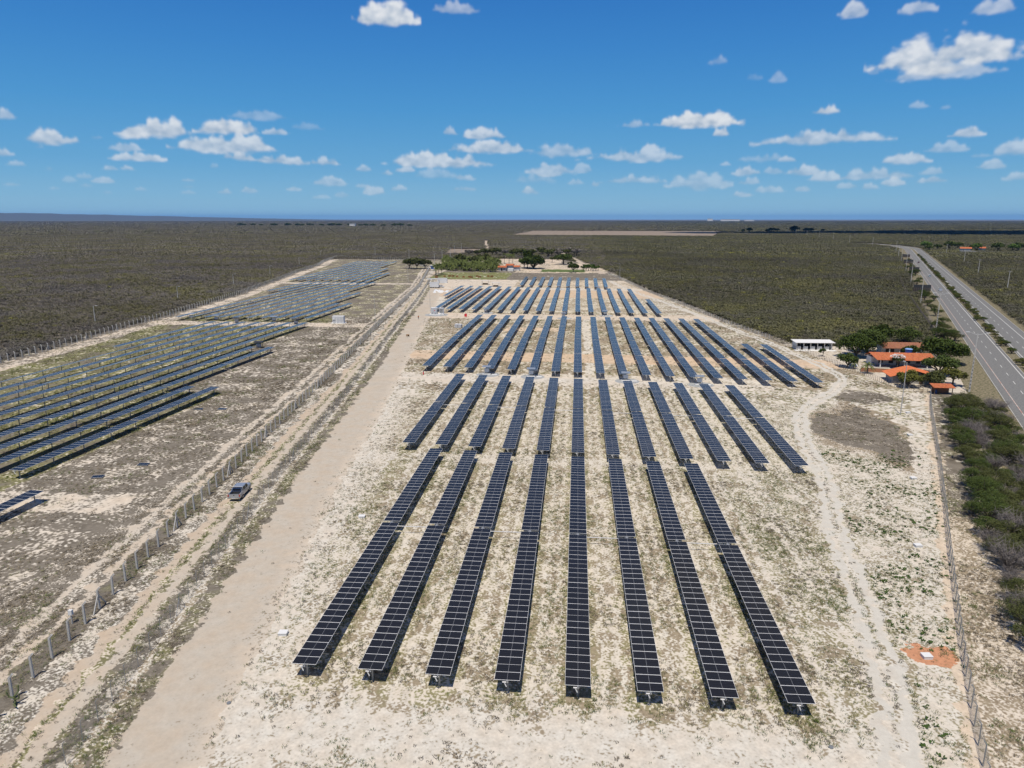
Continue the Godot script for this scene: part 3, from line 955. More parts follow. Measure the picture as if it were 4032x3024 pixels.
func build_fences() -> void:
	var concrete := mat("concrete", Color(0.50, 0.49, 0.46), 0.95)
	var wire := mat("fence_wire", Color(0.30, 0.31, 0.31), 0.6, 0.4)
	var zinc := mat("fence_steel", Color(0.40, 0.42, 0.43), 0.5, 0.5)
	var g := MB.new()
	g.hexa(Vector3(0, 1.1, 0), Vector3(0.2, 0, 0.2), Vector3(0.17, 0, 0.17), 2.2)
	g.box(Vector3(0, 2.36, 0.14), Vector3(0.16, 0.5, 0.16), Basis(Vector3.RIGHT, 0.75))
	var bent := g.mesh(concrete)
	g = MB.new()
	for s in [-1.0, 1.0]:
		var d := Vector3(s * 1.25, -1.65, 0)
		g.box(Vector3(s * 0.7, 0.84, 0), Vector3(0.11, d.length(), 0.11), Basis(Vector3(0, 0, 1), s * atan2(1.25, 1.65)))
	var struts := g.mesh(concrete)
	var link := link_panel(3.0, 1.95, 0.17, 0.0035, wire)
	fence("concrete_post_fence", "grey concrete post fence with bent tops between left field and sandy lane", post_fence, 3.0, bent, link, 3.0, 0.08, struts, 7)
	fence("concrete_post_fence", "long grey concrete post fence bordering the scrub left of the left field", left_fence, 3.0, bent, link, 3.0, 0.08, struts, 7, -1.0)
	fence("concrete_post_fence", "far end concrete post fence closing the left field near the green trees", [Vector2(-262, -778), Vector2(-248, -762), Vector2(-194, -737), Vector2(-172, -724.5), Vector2(-126.5, -604)], 3.0, bent, link, 3.0, 0.08, struts, 7)
	g = MB.new()
	g.tube(Vector3.ZERO, Vector3(0, 1.95, 0), 0.03, 0.03, 6)
	g.tube(Vector3(0, 1.95, 0), Vector3(0, 2.2, 0.2), 0.025, 0.025, 5)
	var pole := g.mesh(zinc)
	g = MB.new()
	for s in [-1.0, 1.0]:
		g.tube(Vector3(s * 1.2, 0, 0), Vector3(0, 1.6, 0), 0.025, 0.025, 5)
	var stays := g.mesh(zinc)
	var link2 := link_panel(2.5, 1.85, 0.13, 0.0055, zinc)
	fence("chain_link_fence", "thin grey chain-link fence between the sandy lane and the main field", thin_fence, 2.5, pole, link2, 2.5, 0.05, stays, 10)
	var link4 := link_panel(2.5, 1.95, 0.12, 0.011, zinc)
	g = MB.new()
	g.tube(Vector3.ZERO, Vector3(0, 2.0, 0), 0.05, 0.05, 6)
	g.tube(Vector3(0, 2.0, 0), Vector3(0, 2.3, 0.22), 0.04, 0.04, 5)
	var pole2 := g.mesh(zinc)
	fence("chain_link_fence", "thin grey chain-link fence between the main field and the roadside thicket", right_fence, 2.5, pole2, link4, 2.5, 0.05, stays, 10, -1.0)
	# rough stick fence round the houses, then wire on white posts
	var timber := mat("weathered_wood", Color(0.20, 0.17, 0.14), 1.0)
	g = MB.new()
	g.tube(Vector3.ZERO, Vector3(0.05, 1.5, 0.03), 0.05, 0.035, 5)
	var stick := g.mesh(timber)
	var strands := MB.new()
	for y in [0.35, 0.7, 1.05, 1.3]:
		strands.strip(Vector3(0, y, 0), Vector3(1, y, 0), Vector3(0, 0.006, 0))
	fence("stick_fence", "rough wooden stick fence round the houses beside the wheel track", side_fence.slice(0, 11), 1.0, stick, strands.mesh(wire), 1.0, 0.0, null, 0)
	var pile := MB.new()
	for k in 7:
		var px := (k - 3) * 0.17
		pile.tube(Vector3(px, 0, (k % 3 - 1) * 0.1), Vector3(px + (k % 2) * 0.2 - 0.1, 1.5 + 0.2 * (k % 3), (k % 2) * 0.15), 0.07, 0.05, 5)
	fence("stick_fence", "dark palisade of dead branches running along the verge left of the highway", [Vector2(128, -262), Vector2(134.5, -279), Vector2(141.4, -298), Vector2(155.8, -338), Vector2(180.6, -406), Vector2(205.6, -473), Vector2(255.8, -598)], 1.25, pile.mesh(timber), null, 1.0, 0.0, null, 0)
	g = MB.new()
	g.box(Vector3(0, 0.85, 0), Vector3(0.12, 1.7, 0.12))
	var white_post := g.mesh(mat("post_paint", Color(0.6, 0.59, 0.56), 0.9))
	var link3 := link_panel(3.0, 1.6, 0.2, 0.007, wire)
	fence("wire_fence", "wire fence on pale posts between the main field and the green scrub", side_fence.slice(10), 3.0, white_post, link3, 3.0, 0.05, null, 0)

# ------------------------------------------------------------------ poles and lamps
func pole_light(at: Vector2, h: float, label: String, turn := 0.0, arm := 1.6) -> void:
	var o := thing("light_pole", label, "light pole", Vector3(at.x, 0, at.y), turn, "lamp posts of the solar farm")
	var g := MB.new()
	var pw := 0.3 if h < 8.0 else 0.17
	g.hexa(Vector3(0, h / 2, 0), Vector3(pw, 0, pw * 0.85), Vector3(pw * 0.55, 0, pw * 0.5), h)
	part(o, "pole", g.mesh(mats["concrete_pale"]))
	g = MB.new()
	g.tube(Vector3(0, h - 0.1, 0), Vector3(arm * 0.6, h + 0.08, 0), 0.04, 0.035, 6)
	part(o, "arm", g.mesh(mats["galvanised_steel"]))
	g = MB.new()
	g.hexa(Vector3(arm * 0.82, h + 0.1, 0), Vector3(arm * 0.62, 0, 0.34), Vector3(arm * 0.5, 0, 0.24), 0.14)
	part(o, "lamp_head", g.mesh(mats["lamp_grey"]))

func street_lamp(at: Vector2, h: float, label: String, wires := true) -> void:
	var o := thing("street_lamp", label, "street lamp", Vector3(at.x, 0, at.y), deg_to_rad(-22.0), "tall double-armed lamp posts beside the highway")
	var g := MB.new()
	g.hexa(Vector3(0, h / 2, 0), Vector3(0.38, 0, 0.3), Vector3(0.17, 0, 0.15), h)
	part(o, "pole", g.mesh(mats["concrete_pale"]))
	for k in 9:
		var q := MB.new()
		var y := 1.0 + k * h * 0.062
		q.box(Vector3(0, y, 0.0), Vector3(0.26 - k * 0.012, h * 0.03, 0.36 - k * 0.015))
		part(o, "recess_mark", q.mesh(mats["pole_recess"]))
	for s in [-1.0, 1.0]:
		g = MB.new()
		g.tube(Vector3(0, h - 0.3, 0), Vector3(s * 0.9, h - 0.05, 0), 0.06, 0.05, 6)
		g.tube(Vector3(s * 0.9, h - 0.05, 0), Vector3(s * 1.7, h + 0.25, 0), 0.05, 0.045, 6)
		part(o, "arm", g.mesh(mats["galvanised_steel"]))
		g = MB.new()
		g.hexa(Vector3(s * 2.1, h + 0.32, 0), Vector3(0.9, 0, 0.34), Vector3(0.7, 0, 0.22), 0.16)
		part(o, "lamp_head", g.mesh(mats["lamp_grey"]))

func utility_pole(at: Vector2, h: float, label: String, group: String) -> void:
	var o := thing("utility_pole", label, "utility pole", Vector3(at.x, 0, at.y), deg_to_rad(-22.0), group)
	var g := MB.new()
	g.hexa(Vector3(0, h / 2, 0), Vector3(0.42, 0, 0.3), Vector3(0.2, 0, 0.16), h)
	part(o, "pole", g.mesh(mats["concrete_pale"]))
	g = MB.new()
	g.box(Vector3(0, h - 0.35, 0.12), Vector3(2.3, 0.16, 0.12))
	part(o, "crossarm", g.mesh(mats["concrete_pale"]))
	for s in [-1.0, 0.1, 1.0]:
		g = MB.new()
		g.tube(Vector3(s, h - 0.27, 0.12), Vector3(s, h + 0.02, 0.12), 0.06, 0.04, 6)
		part(o, "insulator", g.mesh(mats["pole_recess"]))

func build_poles() -> void:
	mat("concrete_pale", Color(0.52, 0.51, 0.48), 0.9)
	mat("pole_recess", Color(0.16, 0.155, 0.15), 0.95)
	mat("lamp_grey", Color(0.5, 0.51, 0.52), 0.5, 0.2)
	var left := [Vector2(-194, -269.7), Vector2(-206.3, -352.6), Vector2(-217.4, -436.8), Vector2(-229.4, -519.7), Vector2(-254, -639.9), Vector2(-284.6, -781.2)]
	for k in 6:
		pole_light(left[k], 7.4, "pale lamp post in the scrub left of the fence, %s nearest of them" % ordinal[k])
	pole_light(Vector2(71.1, -156.6), 11.5, "tall thin lamp post in the bare sand corner near the houses", 2.0, 0.9)
	pole_light(Vector2(-81.8, -283), 10.5, "thin lamp post beside the post fence near the white left cabin", 2.2, 0.9)
	pole_light(Vector2(-113.6, -475.8), 10.5, "thin lamp post in the dry far corner of the left field", 2.2, 0.9)
	pole_light(Vector2(-66.1, -318), 9.5, "thin lamp post behind the big grey transformer cabinet", 2.0, 0.9)
	pole_light(Vector2(30.4, -512), 10.5, "thin lamp post at the far right corner of the main field", 2.2, 0.9)
	var lamps := [Vector2(96.9, -179.3), Vector2(134.7, -277.2), Vector2(170.5, -369.4), Vector2(258, -590), Vector2(312.4, -726.4)]
	for k in 5:
		street_lamp(lamps[k], 14.5, "tall double-armed concrete lamp post beside the highway, %s nearest of them" % ordinal[k])
	var bare := [Vector2(221.3, -496.6), Vector2(352.9, -829), Vector2(397.6, -942.8), Vector2(450.2, -1150.9), Vector2(481.6, -1333.9), Vector2(512.1, -1507.1), Vector2(543, -1690), Vector2(574, -1880), Vector2(605, -2080), Vector2(636, -2270)]
	for k in bare.size():
		utility_pole(bare[k], 14.0, "concrete utility pole left of the highway, %s nearest of that line" % ordinal[k], "utility poles left of the highway")
	var rightp := [Vector2(257.3, -452.3), Vector2(306.2, -578.5), Vector2(372.9, -731.8), Vector2(450.5, -927.3)]
	for k in 4:
		utility_pole(rightp[k], 11.5, "utility pole in the scrub right of the highway, %s nearest of them" % ordinal[k], "utility poles right of the highway")
	var back := [Vector2(-128, -640), Vector2(-136, -720), Vector2(-140, -790), Vector2(-147, -860), Vector2(-150, -930), Vector2(-176, -745), Vector2(-228, -800)]
	for k in back.size():
		utility_pole(back[k], 11.0, "thin utility pole in the scrub behind the palm grove, %s of them" % ordinal[k], "utility poles behind the palm grove")

# ------------------------------------------------------------------ highway
func ribbon(x0: float, x1: float, y: float, m: Material, z0 := -100.0, z1 := -1330.0, rep := 6.0) -> ArrayMesh:
	var g := MB.new()
	var z := z0
	while z > z1:
		var e := maxf(z - 22.0, z1)
		var n0 := g.uv.size()
		g.quad(Vector3(road_x(x0, z), y, z), Vector3(road_x(x1, z), y, z), Vector3(road_x(x1, e), y, e), Vector3(road_x(x0, e), y, e), Vector3.UP)
		for k in range(n0, g.uv.size()):
			g.uv[k] = Vector2(g.v[k].x, g.v[k].z) / rep
		z = e
	return g.mesh(m)

func noise_mat(called: String, a: Color, b: Color, freq: float, sd: int, rough := 0.95) -> StandardMaterial3D:
	var f := FastNoiseLite.new()
	f.seed = sd
	f.frequency = freq
	f.fractal_octaves = 5
	var im := f.get_seamless_image(512, 512)
	var src := im.get_data()
	var out := PackedByteArray()
	out.resize(512 * 512 * 3)
	var lut := []
	for k in 256:
		lut.append(a.lerp(b, smoothstep(0.25, 0.75, k / 255.0)).linear_to_srgb())
	for k in src.size():
		var c: Color = lut[src[k]]
		out[k * 3] = c.r8
		out[k * 3 + 1] = c.g8
		out[k * 3 + 2] = c.b8
	var m := mat(called, Color(1, 1, 1), rough)
	m.albedo_texture = ImageTexture.create_from_image(Image.create_from_data(512, 512, false, Image.FORMAT_RGB8, out))
	m.metallic_specular = 0.2
	return m

func build_highway() -> void:
	var asphalt := noise_mat("asphalt", Color(0.165, 0.165, 0.158), Color(0.225, 0.222, 0.21), 0.02, 4)
	var verge := noise_mat("verge_soil", Color(0.11, 0.108, 0.055), Color(0.30, 0.25, 0.165), 0.035, 6)
	var paint := mat("road_paint", Color(0.68, 0.67, 0.62), 0.8)
	var red := noise_mat("worn_edge_line", Color(0.62, 0.58, 0.52), Color(0.46, 0.24, 0.18), 0.01, 12)
	var kerb := mat("kerb_concrete", Color(0.50, 0.48, 0.43), 0.95)
	structure("verge", ribbon(89.0, 126.5, 0.012, verge, -100, -1330, 14.0), "sandy grassy verge and median along the highway")
	structure("road", ribbon(96.6, 106.2, 0.03, asphalt), "left carriageway of grey asphalt coming towards the camera")
	structure("road", ribbon(109.6, 119.6, 0.03, asphalt), "right carriageway of grey asphalt beyond the planted median")
	for q in [[98.42, 98.62, red, "worn reddish edge line on the left carriageway"], [105.2, 105.42, paint, "white edge line beside the median on the left carriageway"], [110.3, 110.5, paint, "white edge line beside the median on the right carriageway"], [117.0, 117.2, paint, "white outer edge line on the right carriageway"]]:
		structure("road_marking", ribbon(q[0], q[1], 0.036, q[2]), q[3])
	# broken lane lines, one piece each as far as they can be told apart
	for c in [101.9, 113.65]:
		var g := MB.new()
		var dash := []
		var z := -101.0
		while z > -1200.0:
			dash.append(z)
			z -= 11.0
		var o := Node3D.new()
		o.name = numbered("lane_line")
		add_child(o)
		o.set_meta("kind", "structure")
		o.set_meta("label", "broken white lane line on the %s carriageway" % ("left" if c < 105 else "right"))
		g.quad(Vector3(-0.08, 0, 0), Vector3(0.08, 0, 0), Vector3(0.08 + 0.402 * 3.6, 0, -3.6), Vector3(-0.08 + 0.402 * 3.6, 0, -3.6), Vector3.UP)
		var dm := g.mesh(paint)
		for zz in dash:
			part(o, "dash", dm, Vector3(road_x(c, zz), 0.037, zz))
	for x in [96.5, 106.25, 109.5, 119.7]:
		var g := MB.new()
		var z := -100.0
		while z > -1200.0:
			var e := z - 20.0
			var a := Vector3(road_x(x, z), 0.06, z)
			var b := Vector3(road_x(x, e), 0.06, e)
			var d := (b - a)
			g.box((a + b) / 2, Vector3(0.16, 0.13, d.length()), Basis(Vector3.UP, atan2(-d.x, -d.z)))
			z = e
		structure("kerb", g.mesh(kerb), "pale concrete kerb %s" % {96.5: "on the outer edge of the left carriageway", 106.25: "between the left carriageway and the median", 109.5: "between the median and the right carriageway", 119.7: "on the outer edge of the right carriageway"}[x])

# ------------------------------------------------------------------ trees
func tree_parts(sd: int, h: float, rx: float, lobes_n: int, leaves: int, size: float, trunk: float, flat := 0.7) -> Array:
	# [trunk and limbs, crown]: a tapered trunk that forks into limbs, and a crown of leaf clumps set round lobes
	var r := RandomNumberGenerator.new()
	r.seed = sd
	var t := MB.new()
	var g := MB.new()
	var fork := Vector3(r.randf_range(-0.2, 0.2), trunk, r.randf_range(-0.2, 0.2))
	t.tube(Vector3(0, -0.1, 0), fork, 0.06 * rx + 0.06, 0.04 * rx + 0.05, 7)
	var lobes := []
	for k in lobes_n:
		var w := TAU * (k + r.randf_range(-0.3, 0.3)) / lobes_n * 2.4
		var d := rx * (0.12 if k == 0 else r.randf_range(0.32, 0.72))
		var up := lerpf(h * 0.84, trunk + (h - trunk) * 0.32, d / rx) * r.randf_range(0.88, 1.06)
		var p := Vector3(cos(w) * d, up, sin(w) * d)
		lobes.append([p, rx * r.randf_range(0.3, 0.48)])
		t.tube(fork, p, 0.03 * rx + 0.03, 0.02, 5, false)
	var per := leaves / lobes_n
	for l in lobes:
		var tone := r.randf_range(0.82, 1.15)
		for k in per:
			var d := Vector3(r.randf_range(-1, 1), r.randf_range(-0.6, 1), r.randf_range(-1, 1)).normalized()
			# clumps within a lobe
			var bump := 0.82 + 0.22 * sin(d.x * 6.0 + sd) * sin(d.z * 6.0 + d.y * 5.0)
			var p: Vector3 = l[0] + d * l[1] * Vector3(1, flat, 1) * bump * r.randf_range(0.7, 1.05)
			var s := tone * r.randf_range(0.7, 1.3)
			g.col = Color(s, s * r.randf_range(0.94, 1.04), s * r.randf_range(0.8, 1.1))
			g.leaf(p, size * r.randf_range(0.7, 1.3), r, 0.5, d * 0.7)
	return [t, g]

var tree_cache := {}
func tree(called: String, label: String, at: Vector2, kind: Array, leaf_mat: String, s := 1.0, turn := 0.0, group := "", cat := "tree") -> void:
	var key := str(kind) + leaf_mat
	if not tree_cache.has(key):
		var p := tree_parts(kind[0], kind[1], kind[2], kind[3], kind[4], kind[5], kind[6], kind[7])
		tree_cache[key] = [p[0].mesh(mats["bark"]), p[1].mesh(mats[leaf_mat])]
	var o := thing(called, label, cat, Vector3(at.x, 0, at.y), turn, group)
	o.scale = Vector3(s, s, s)
	part(o, "trunk", tree_cache[key][0])
	part(o, "crown", tree_cache[key][1])

func palm_parts(sd: int, h: float, fronds: int, l: float) -> Array:
	var r := RandomNumberGenerator.new()
	r.seed = sd
	var t := MB.new()
	var g := MB.new()
	var lean := Vector3(r.randf_range(-0.08, 0.08), 0, r.randf_range(-0.08, 0.08)) * h
	var prev := Vector3(0, -0.05, 0)
	for k in 4:
		var f := (k + 1) / 4.0
		var q := Vector3(0, h * f, 0) + lean * f * f
		t.tube(prev, q, lerpf(0.22, 0.13, k / 4.0), lerpf(0.22, 0.13, f), 6, k == 3)
		prev = q
	for k in fronds:
		var w := TAU * k / fronds * 1.0 + r.randf_range(-0.2, 0.2)
		var d := Vector3(cos(w), 0, sin(w))
		var rise := r.randf_range(-0.15, 0.95)
		var side := d.cross(Vector3.UP)
		var p0 := prev
		var tone := r.randf_range(0.75, 1.25)
		for j in 6:
			var f := (j + 1) / 6.0
			var p1: Vector3 = prev + d * l * f * (0.95 - 0.25 * absf(rise)) + Vector3(0, l * (rise * f - 0.75 * f * f), 0)
			var ww := l * 0.2 * sin(PI * clampf(f * 0.85 + 0.1, 0, 1)) + 0.05
			g.col = Color(tone, tone, tone * 0.9) * r.randf_range(0.85, 1.15)
			for sgn in [-1.0, 1.0]:
				var e: Vector3 = side * sgn * ww + Vector3(0, -ww * 0.55, 0) + d * ww * 0.5
				g.tri(p0, p0.lerp(p1, 0.45), p0 + e)
				g.tri(p0.lerp(p1, 0.5), p1, p0.lerp(p1, 0.5) + e)
			p0 = p1
	return [t, g]

func build_trees() -> void:
	mat("bark", Color(0.14, 0.115, 0.09), 1.0)
	for q in [["leaf_dark", Color(0.062, 0.09, 0.02)], ["leaf_mid", Color(0.085, 0.118, 0.032)], ["leaf_olive", Color(0.105, 0.118, 0.042)], ["leaf_bright", Color(0.11, 0.18, 0.04)], ["leaf_palm", Color(0.12, 0.145, 0.045)], ["leaf_yellow", Color(0.15, 0.155, 0.04)]]:
		var m := mat(q[0], q[1], 0.75, 0.0, true)
		m.backlight_enabled = true
		m.backlight = Color(0.22, 0.26, 0.1)
	mat("twig_grey", Color(0.24, 0.22, 0.20), 1.0, 0.0, true)
	# around the houses
	tree("broadleaf_tree", "big dense dark green tree right of the tile-roofed houses by the highway", Vector2(107.6, -216), [11, 8.2, 7.2, 16, 8000, 0.24, 0.9, 0.8], "leaf_dark")
	tree("broadleaf_tree", "wide dark green tree right of the white stable, in front of the scrub", Vector2(86.5, -224.5), [12, 7.2, 6.2, 15, 7000, 0.23, 0.8, 0.75], "leaf_dark")
	tree("broadleaf_tree", "tall green tree behind, between the stable and the back house", Vector2(92.8, -232), [13, 8.0, 6.0, 15, 7000, 0.23, 0.8, 0.8], "leaf_mid")
	tree("broadleaf_tree", "dark tree rising behind the brownish back roof", Vector2(101, -243), [14, 8.4, 5.0, 12, 5000, 0.23, 1.0, 0.8], "leaf_dark")
	tree("broadleaf_tree", "second dark tree behind the back roof, nearer the highway", Vector2(111, -246), [14, 8.4, 5.0, 12, 5000, 0.23, 1.0, 0.8], "leaf_mid", 0.85, 1.1)
	tree("broadleaf_tree", "green tree between the long middle roof and the big dark tree", Vector2(99.4, -199.5), [15, 5.6, 5.0, 13, 5600, 0.2, 0.6, 0.75], "leaf_mid")
	tree("broadleaf_tree", "yellowish green tree in front of the orange gable roof", Vector2(84.3, -183.6), [16, 4.6, 3.6, 11, 4200, 0.17, 0.5, 0.75], "leaf_yellow")
	tree("broadleaf_tree", "olive spreading tree in front of the gable's right end", Vector2(90.4, -184.0), [17, 4.2, 3.8, 11, 4200, 0.17, 0.5, 0.7], "leaf_olive")
	tree("broadleaf_tree", "light open tree beside the highway right of the orange gable", Vector2(96.3, -186.2), [18, 4.8, 3.4, 9, 1700, 0.22, 1.6, 0.8], "leaf_yellow")
	tree("broadleaf_tree", "small round tree inside the stick fence left of the middle house", Vector2(77.9, -207.5), [19, 4.4, 3.4, 10, 3000, 0.19, 0.6, 0.75], "leaf_mid")
	tree("broadleaf_tree", "small dark tree in front of the back house's porch", Vector2(102.0, -222.5), [20, 4.3, 2.6, 7, 1500, 0.22, 1.2, 0.8], "leaf_dark")
	tree("broadleaf_tree", "small bush-like tree behind the stick fence by the stable yard", Vector2(76.4, -224.0), [21, 2.6, 1.3, 5, 420, 0.18, 1.0, 0.8], "leaf_mid")
	# white flowering tree: leafy crown with white blossom heads
	var ft := tree_parts(22, 4.0, 1.9, 7, 500, 0.2, 2.0, 0.6)
	var fo := thing("flowering_tree", "small tree topped with white blossom in front of the middle house's porch", "tree", Vector3(91.2, 0, -206.6))
	part(fo, "trunk", ft[0].mesh(mats["bark"]))
	part(fo, "crown", ft[1].mesh(mats["leaf_mid"]))
	var r := RandomNumberGenerator.new()
	r.seed = 5
	var bl := MB.new()
	for k in 260:
		var d := Vector3(r.randf_range(-1, 1), r.randf_range(0.1, 1), r.randf_range(-1, 1)).normalized()
		bl.leaf(Vector3(0, 3.2, 0) + d * Vector3(1.9, 1.0, 1.9) * r.randf_range(0.85, 1.1), 0.17, r, 0.8)
	part(fo, "blossom", bl.mesh(mat("blossom_white", Color(0.78, 0.78, 0.76), 0.8)))
	# palms by the houses
	var pp := palm_parts(3, 2.6, 13, 2.6)
	var palm_near := [pp[0].mesh(mats["bark"]), pp[1].mesh(mats["leaf_palm"])]
	for q in [[Vector2(80.4, -199.4), 1.0, "young palm beside the brick wall in front of the middle house"], [Vector2(79.0, -205.6), 0.8, "smaller young palm left of the brick wall by the stick fence"]]:
		var o := thing("palm_tree", q[2], "palm", Vector3(q[0].x, 0, q[0].y), q[1] * 5.0, "palms by the houses")
		o.scale = Vector3.ONE * q[1]
		part(o, "trunk", palm_near[0])
		part(o, "crown", palm_near[1])
	# coconut grove of the far farm
	var groves := []
	for k in 4:
		var pr := palm_parts(30 + k, [4.6, 6.6, 3.2, 9.0][k], 22, [4.8, 4.8, 4.8, 4.0][k])
		groves.append([pr[0].mesh(mats["bark"]), pr[1].mesh(mats["leaf_palm"])])
	r.seed = 17
	var count := 0
	for j in 8:
		for i in 14:
			var f := i / 13.0
			var x := lerpf(-112.0 - j * 1.2, -66.5 - j * 0.6, f) + r.randf_range(-1.6, 1.6)
			var z := lerpf(-590.0, -572.0, f) - j * 10.5 + r.randf_range(-3.5, 3.5)
			if r.randf() < 0.06:
				continue
			var v := r.randi() % 3
			var o := thing("coconut_palm", "coconut palm in the dense grove at the far farm", "palm", Vector3(x, 0, z), r.randf() * TAU, "coconut palms of the grove")
			var s := r.randf_range(0.85, 1.15)
			o.scale = Vector3(s, s, s)
			part(o, "trunk", groves[v][0])
			part(o, "crown", groves[v][1])
			count += 1
	for q in [[Vector2(-104.2, -527), 0.95], [Vector2(-106.5, -535), 1.1], [Vector2(-103, -542), 0.9], [Vector2(-107.5, -551), 1.05]]:
		var o := thing("coconut_palm", "coconut palm in the clump beside the lane in front of the grove", "palm", Vector3(q[0].x, 0, q[0].y), q[1] * 9.0, "palms beside the lane")
		o.scale = Vector3.ONE * q[1]
		part(o, "trunk", groves[1][0])
		part(o, "crown", groves[1][1])
	for q in [[Vector2(-68.5, -678), "fan palm standing alone behind the grove, left of the pair"], [Vector2(-63.4, -672), "left palm of the tall pair behind the farmhouse"], [Vector2(-59.8, -672), "right palm of the tall pair behind the farmhouse"]]:
		var o := thing("fan_palm", q[1], "palm", Vector3(q[0].x, 0, q[0].y), q[0].x)
		part(o, "trunk", groves[3][0])
		part(o, "crown", groves[3][1])
	tree("broadleaf_tree", "huge dark green tree behind the last block, beside the farmhouse", Vector2(-37, -614), [41, 12, 11.5, 18, 7000, 0.5, 0.8, 0.8], "leaf_dark")
	tree("broadleaf_tree", "tall green top growing out behind the huge dark tree", Vector2(-42.5, -622), [42, 18, 5.5, 11, 3200, 0.5, 5.0, 1.1], "leaf_dark")
	tree("umbrella_tree", "flat-topped umbrella tree standing alone in the tan paddock", Vector2(-12.7, -676), [43, 10, 12.0, 10, 2200, 0.55, 4.0, 0.45], "leaf_mid")
	tree("broadleaf_tree", "round dark bush-tree at the edge of the green plot", Vector2(-2.7, -576), [44, 7.6, 5.4, 8, 1500, 0.45, 1.6, 0.8], "leaf_dark")
	tree("broadleaf_tree", "small round tree behind the dark bush-tree", Vector2(-5.7, -628), [45, 6.0, 2.6, 6, 500, 0.4, 2.6, 0.8], "leaf_mid")
	tree("broadleaf_tree", "small grey-green tree in the tan paddock left of the umbrella tree", Vector2(-24.1, -703), [46, 6.0, 3.2, 6, 500, 0.4, 2.6, 0.7], "leaf_olive")
	tree("broadleaf_tree", "light green tree right behind the farmhouse", Vector2(-46, -628), [47, 9, 6.5, 8, 1500, 0.5, 2.0, 0.8], "leaf_bright")
	for k in 7:
		tree("fodder_bush", "bright green bush in the row at the right end of the green plot", Vector2(5.5 + k * 2.0, -592 + r.randf_range(-4, 4)), [48, 5.0, 2.6, 6, 500, 0.4, 0.8, 0.8], "leaf_bright", r.randf_range(0.8, 1.2), k * 1.3, "bright bushes by the green plot", "bush")
	for k in 3:
		tree("broadleaf_tree", "dark olive tree in the clump where the post fence meets the grove, %s from left" % ordinal[k], Vector2([-143, -136, -129.5][k], [-606, -603, -606][k]), [50, 10.5, 7.4, 10, 2600, 0.5, 2.0, 0.75], "leaf_olive", [0.92, 1.0, 0.85][k], k * 2.0, "trees at the fence corner")
	for k in 9:
		tree("broadleaf_tree", "dark tree standing among the palms of the far grove", Vector2(r.randf_range(-118, -72), r.randf_range(-690, -610)), [51, 10, 6.0, 8, 1500, 0.5, 2.5, 0.8], "leaf_olive", r.randf_range(0.8, 1.15), k * 1.1, "trees among the palms")
	for k in 26:
		tree("broadleaf_tree", "grey-olive tree in the belt behind the grove and paddock", Vector2(lerpf(-120, 0, k / 25.0) + r.randf_range(-3, 3), -790 - r.randf() * 60.0), [52, 9, 6.5, 8, 900, 0.6, 2.5, 0.7], ["leaf_olive", "twig_grey"][0 if r.randf() < 0.65 else 1], r.randf_range(0.7, 1.15), k * 1.7, "trees of the belt behind the farm")
	# thicket between the right fence and the highway: single shrubs one can tell apart
	var kinds := [[61, 4.2, 3.0, 14, 7500, 0.06, 0.5, 0.75], [62, 3.4, 2.6, 12, 6500, 0.06, 0.4, 0.75], [63, 5.0, 3.4, 16, 8500, 0.065, 0.7, 0.75]]
	var says := {"leaf_olive": "olive green thorny shrub in the thicket between the fence and the highway", "leaf_mid": "fresh green shrub in the thicket between the fence and the highway", "twig_grey": "bare grey twiggy shrub in the thicket between the fence and the highway"}
	r.seed = 31
	var z := -47.0
	while z > -176.0:
		var xr := x_at(right_fence, z)
		var xe := maxf(road_x(94.5, z), xr + 24.0 if z > -110.0 else 0.0)
		var x := xr + (4.2 if z < -92.0 else 4.6 if z < -80.0 else 5.6 if z < -66.0 else 6.6) + r.randf_range(0, 2.0)
		while x < xe:
			if not (z < -166.0 and x < 104.0) and x < 7.0 - z * 0.6:
				var lm: String = ["leaf_olive", "leaf_mid", "leaf_olive", "twig_grey", "leaf_olive", "twig_grey"][r.randi() % 6]
				if x - xr < 7.0 and z < -92.0 and r.randf() < 0.6:
					lm = "leaf_mid"
				if z > -84.0 and r.randf() < 0.35:
					lm = "twig_grey"
				shrub(kinds[r.randi() % 3], lm, Vector2(x, z + r.randf_range(-1.5, 1.5)), r.randf_range(0.6, 1.0), r.randf() * TAU, says[lm], "shrubs of the roadside thicket")
			x += r.randf_range(2.5, 3.9)
		z -= r.randf_range(2.8, 3.8)
	# median planting
	z = -205.0
	while z > -900.0:
		for s in [107.2, 108.5]:
			if r.randf() < 0.66 and road_x(s, z) < 10.0 - z * 0.6:
				shrub(kinds[1], ["leaf_mid", "leaf_yellow", "leaf_olive"][r.randi() % 3], Vector2(road_x(s + r.randf_range(-0.4, 0.4), z), z + r.randf_range(-1, 1)), r.randf_range(0.42, 0.78), r.randf() * TAU, "green shrub planted in the median strip of the highway", "shrubs of the highway median")
		z -= 4.8 if z > -450.0 else 9.0
	# left verge
	for k in 38:
		var zz := -258.0 - r.randf() ** 1.5 * 520.0
		shrub(kinds[k % 3], ["leaf_mid", "leaf_olive", "leaf_dark"][k % 3], Vector2(road_x(92.0 + r.randf_range(-4.0, 2.2), zz), zz), r.randf_range(0.6, 1.15), r.randf() * TAU, "green shrub on the verge left of the highway", "shrubs of the left verge")
	# far dark trees
	for k in 24:
		var f := k / 23.0
		tree("broadleaf_tree", "dark tree in the green line on the far left plain", Vector2(lerpf(-2130, -985, f) + r.randf_range(-25, 25), lerpf(-4450, -4150, f) + r.randf_range(-60, 60)), [70, 15, 24, 8, 420, 2.6, 3.0, 0.5], "leaf_dark", r.randf_range(0.7, 1.15), k, "far green tree line")
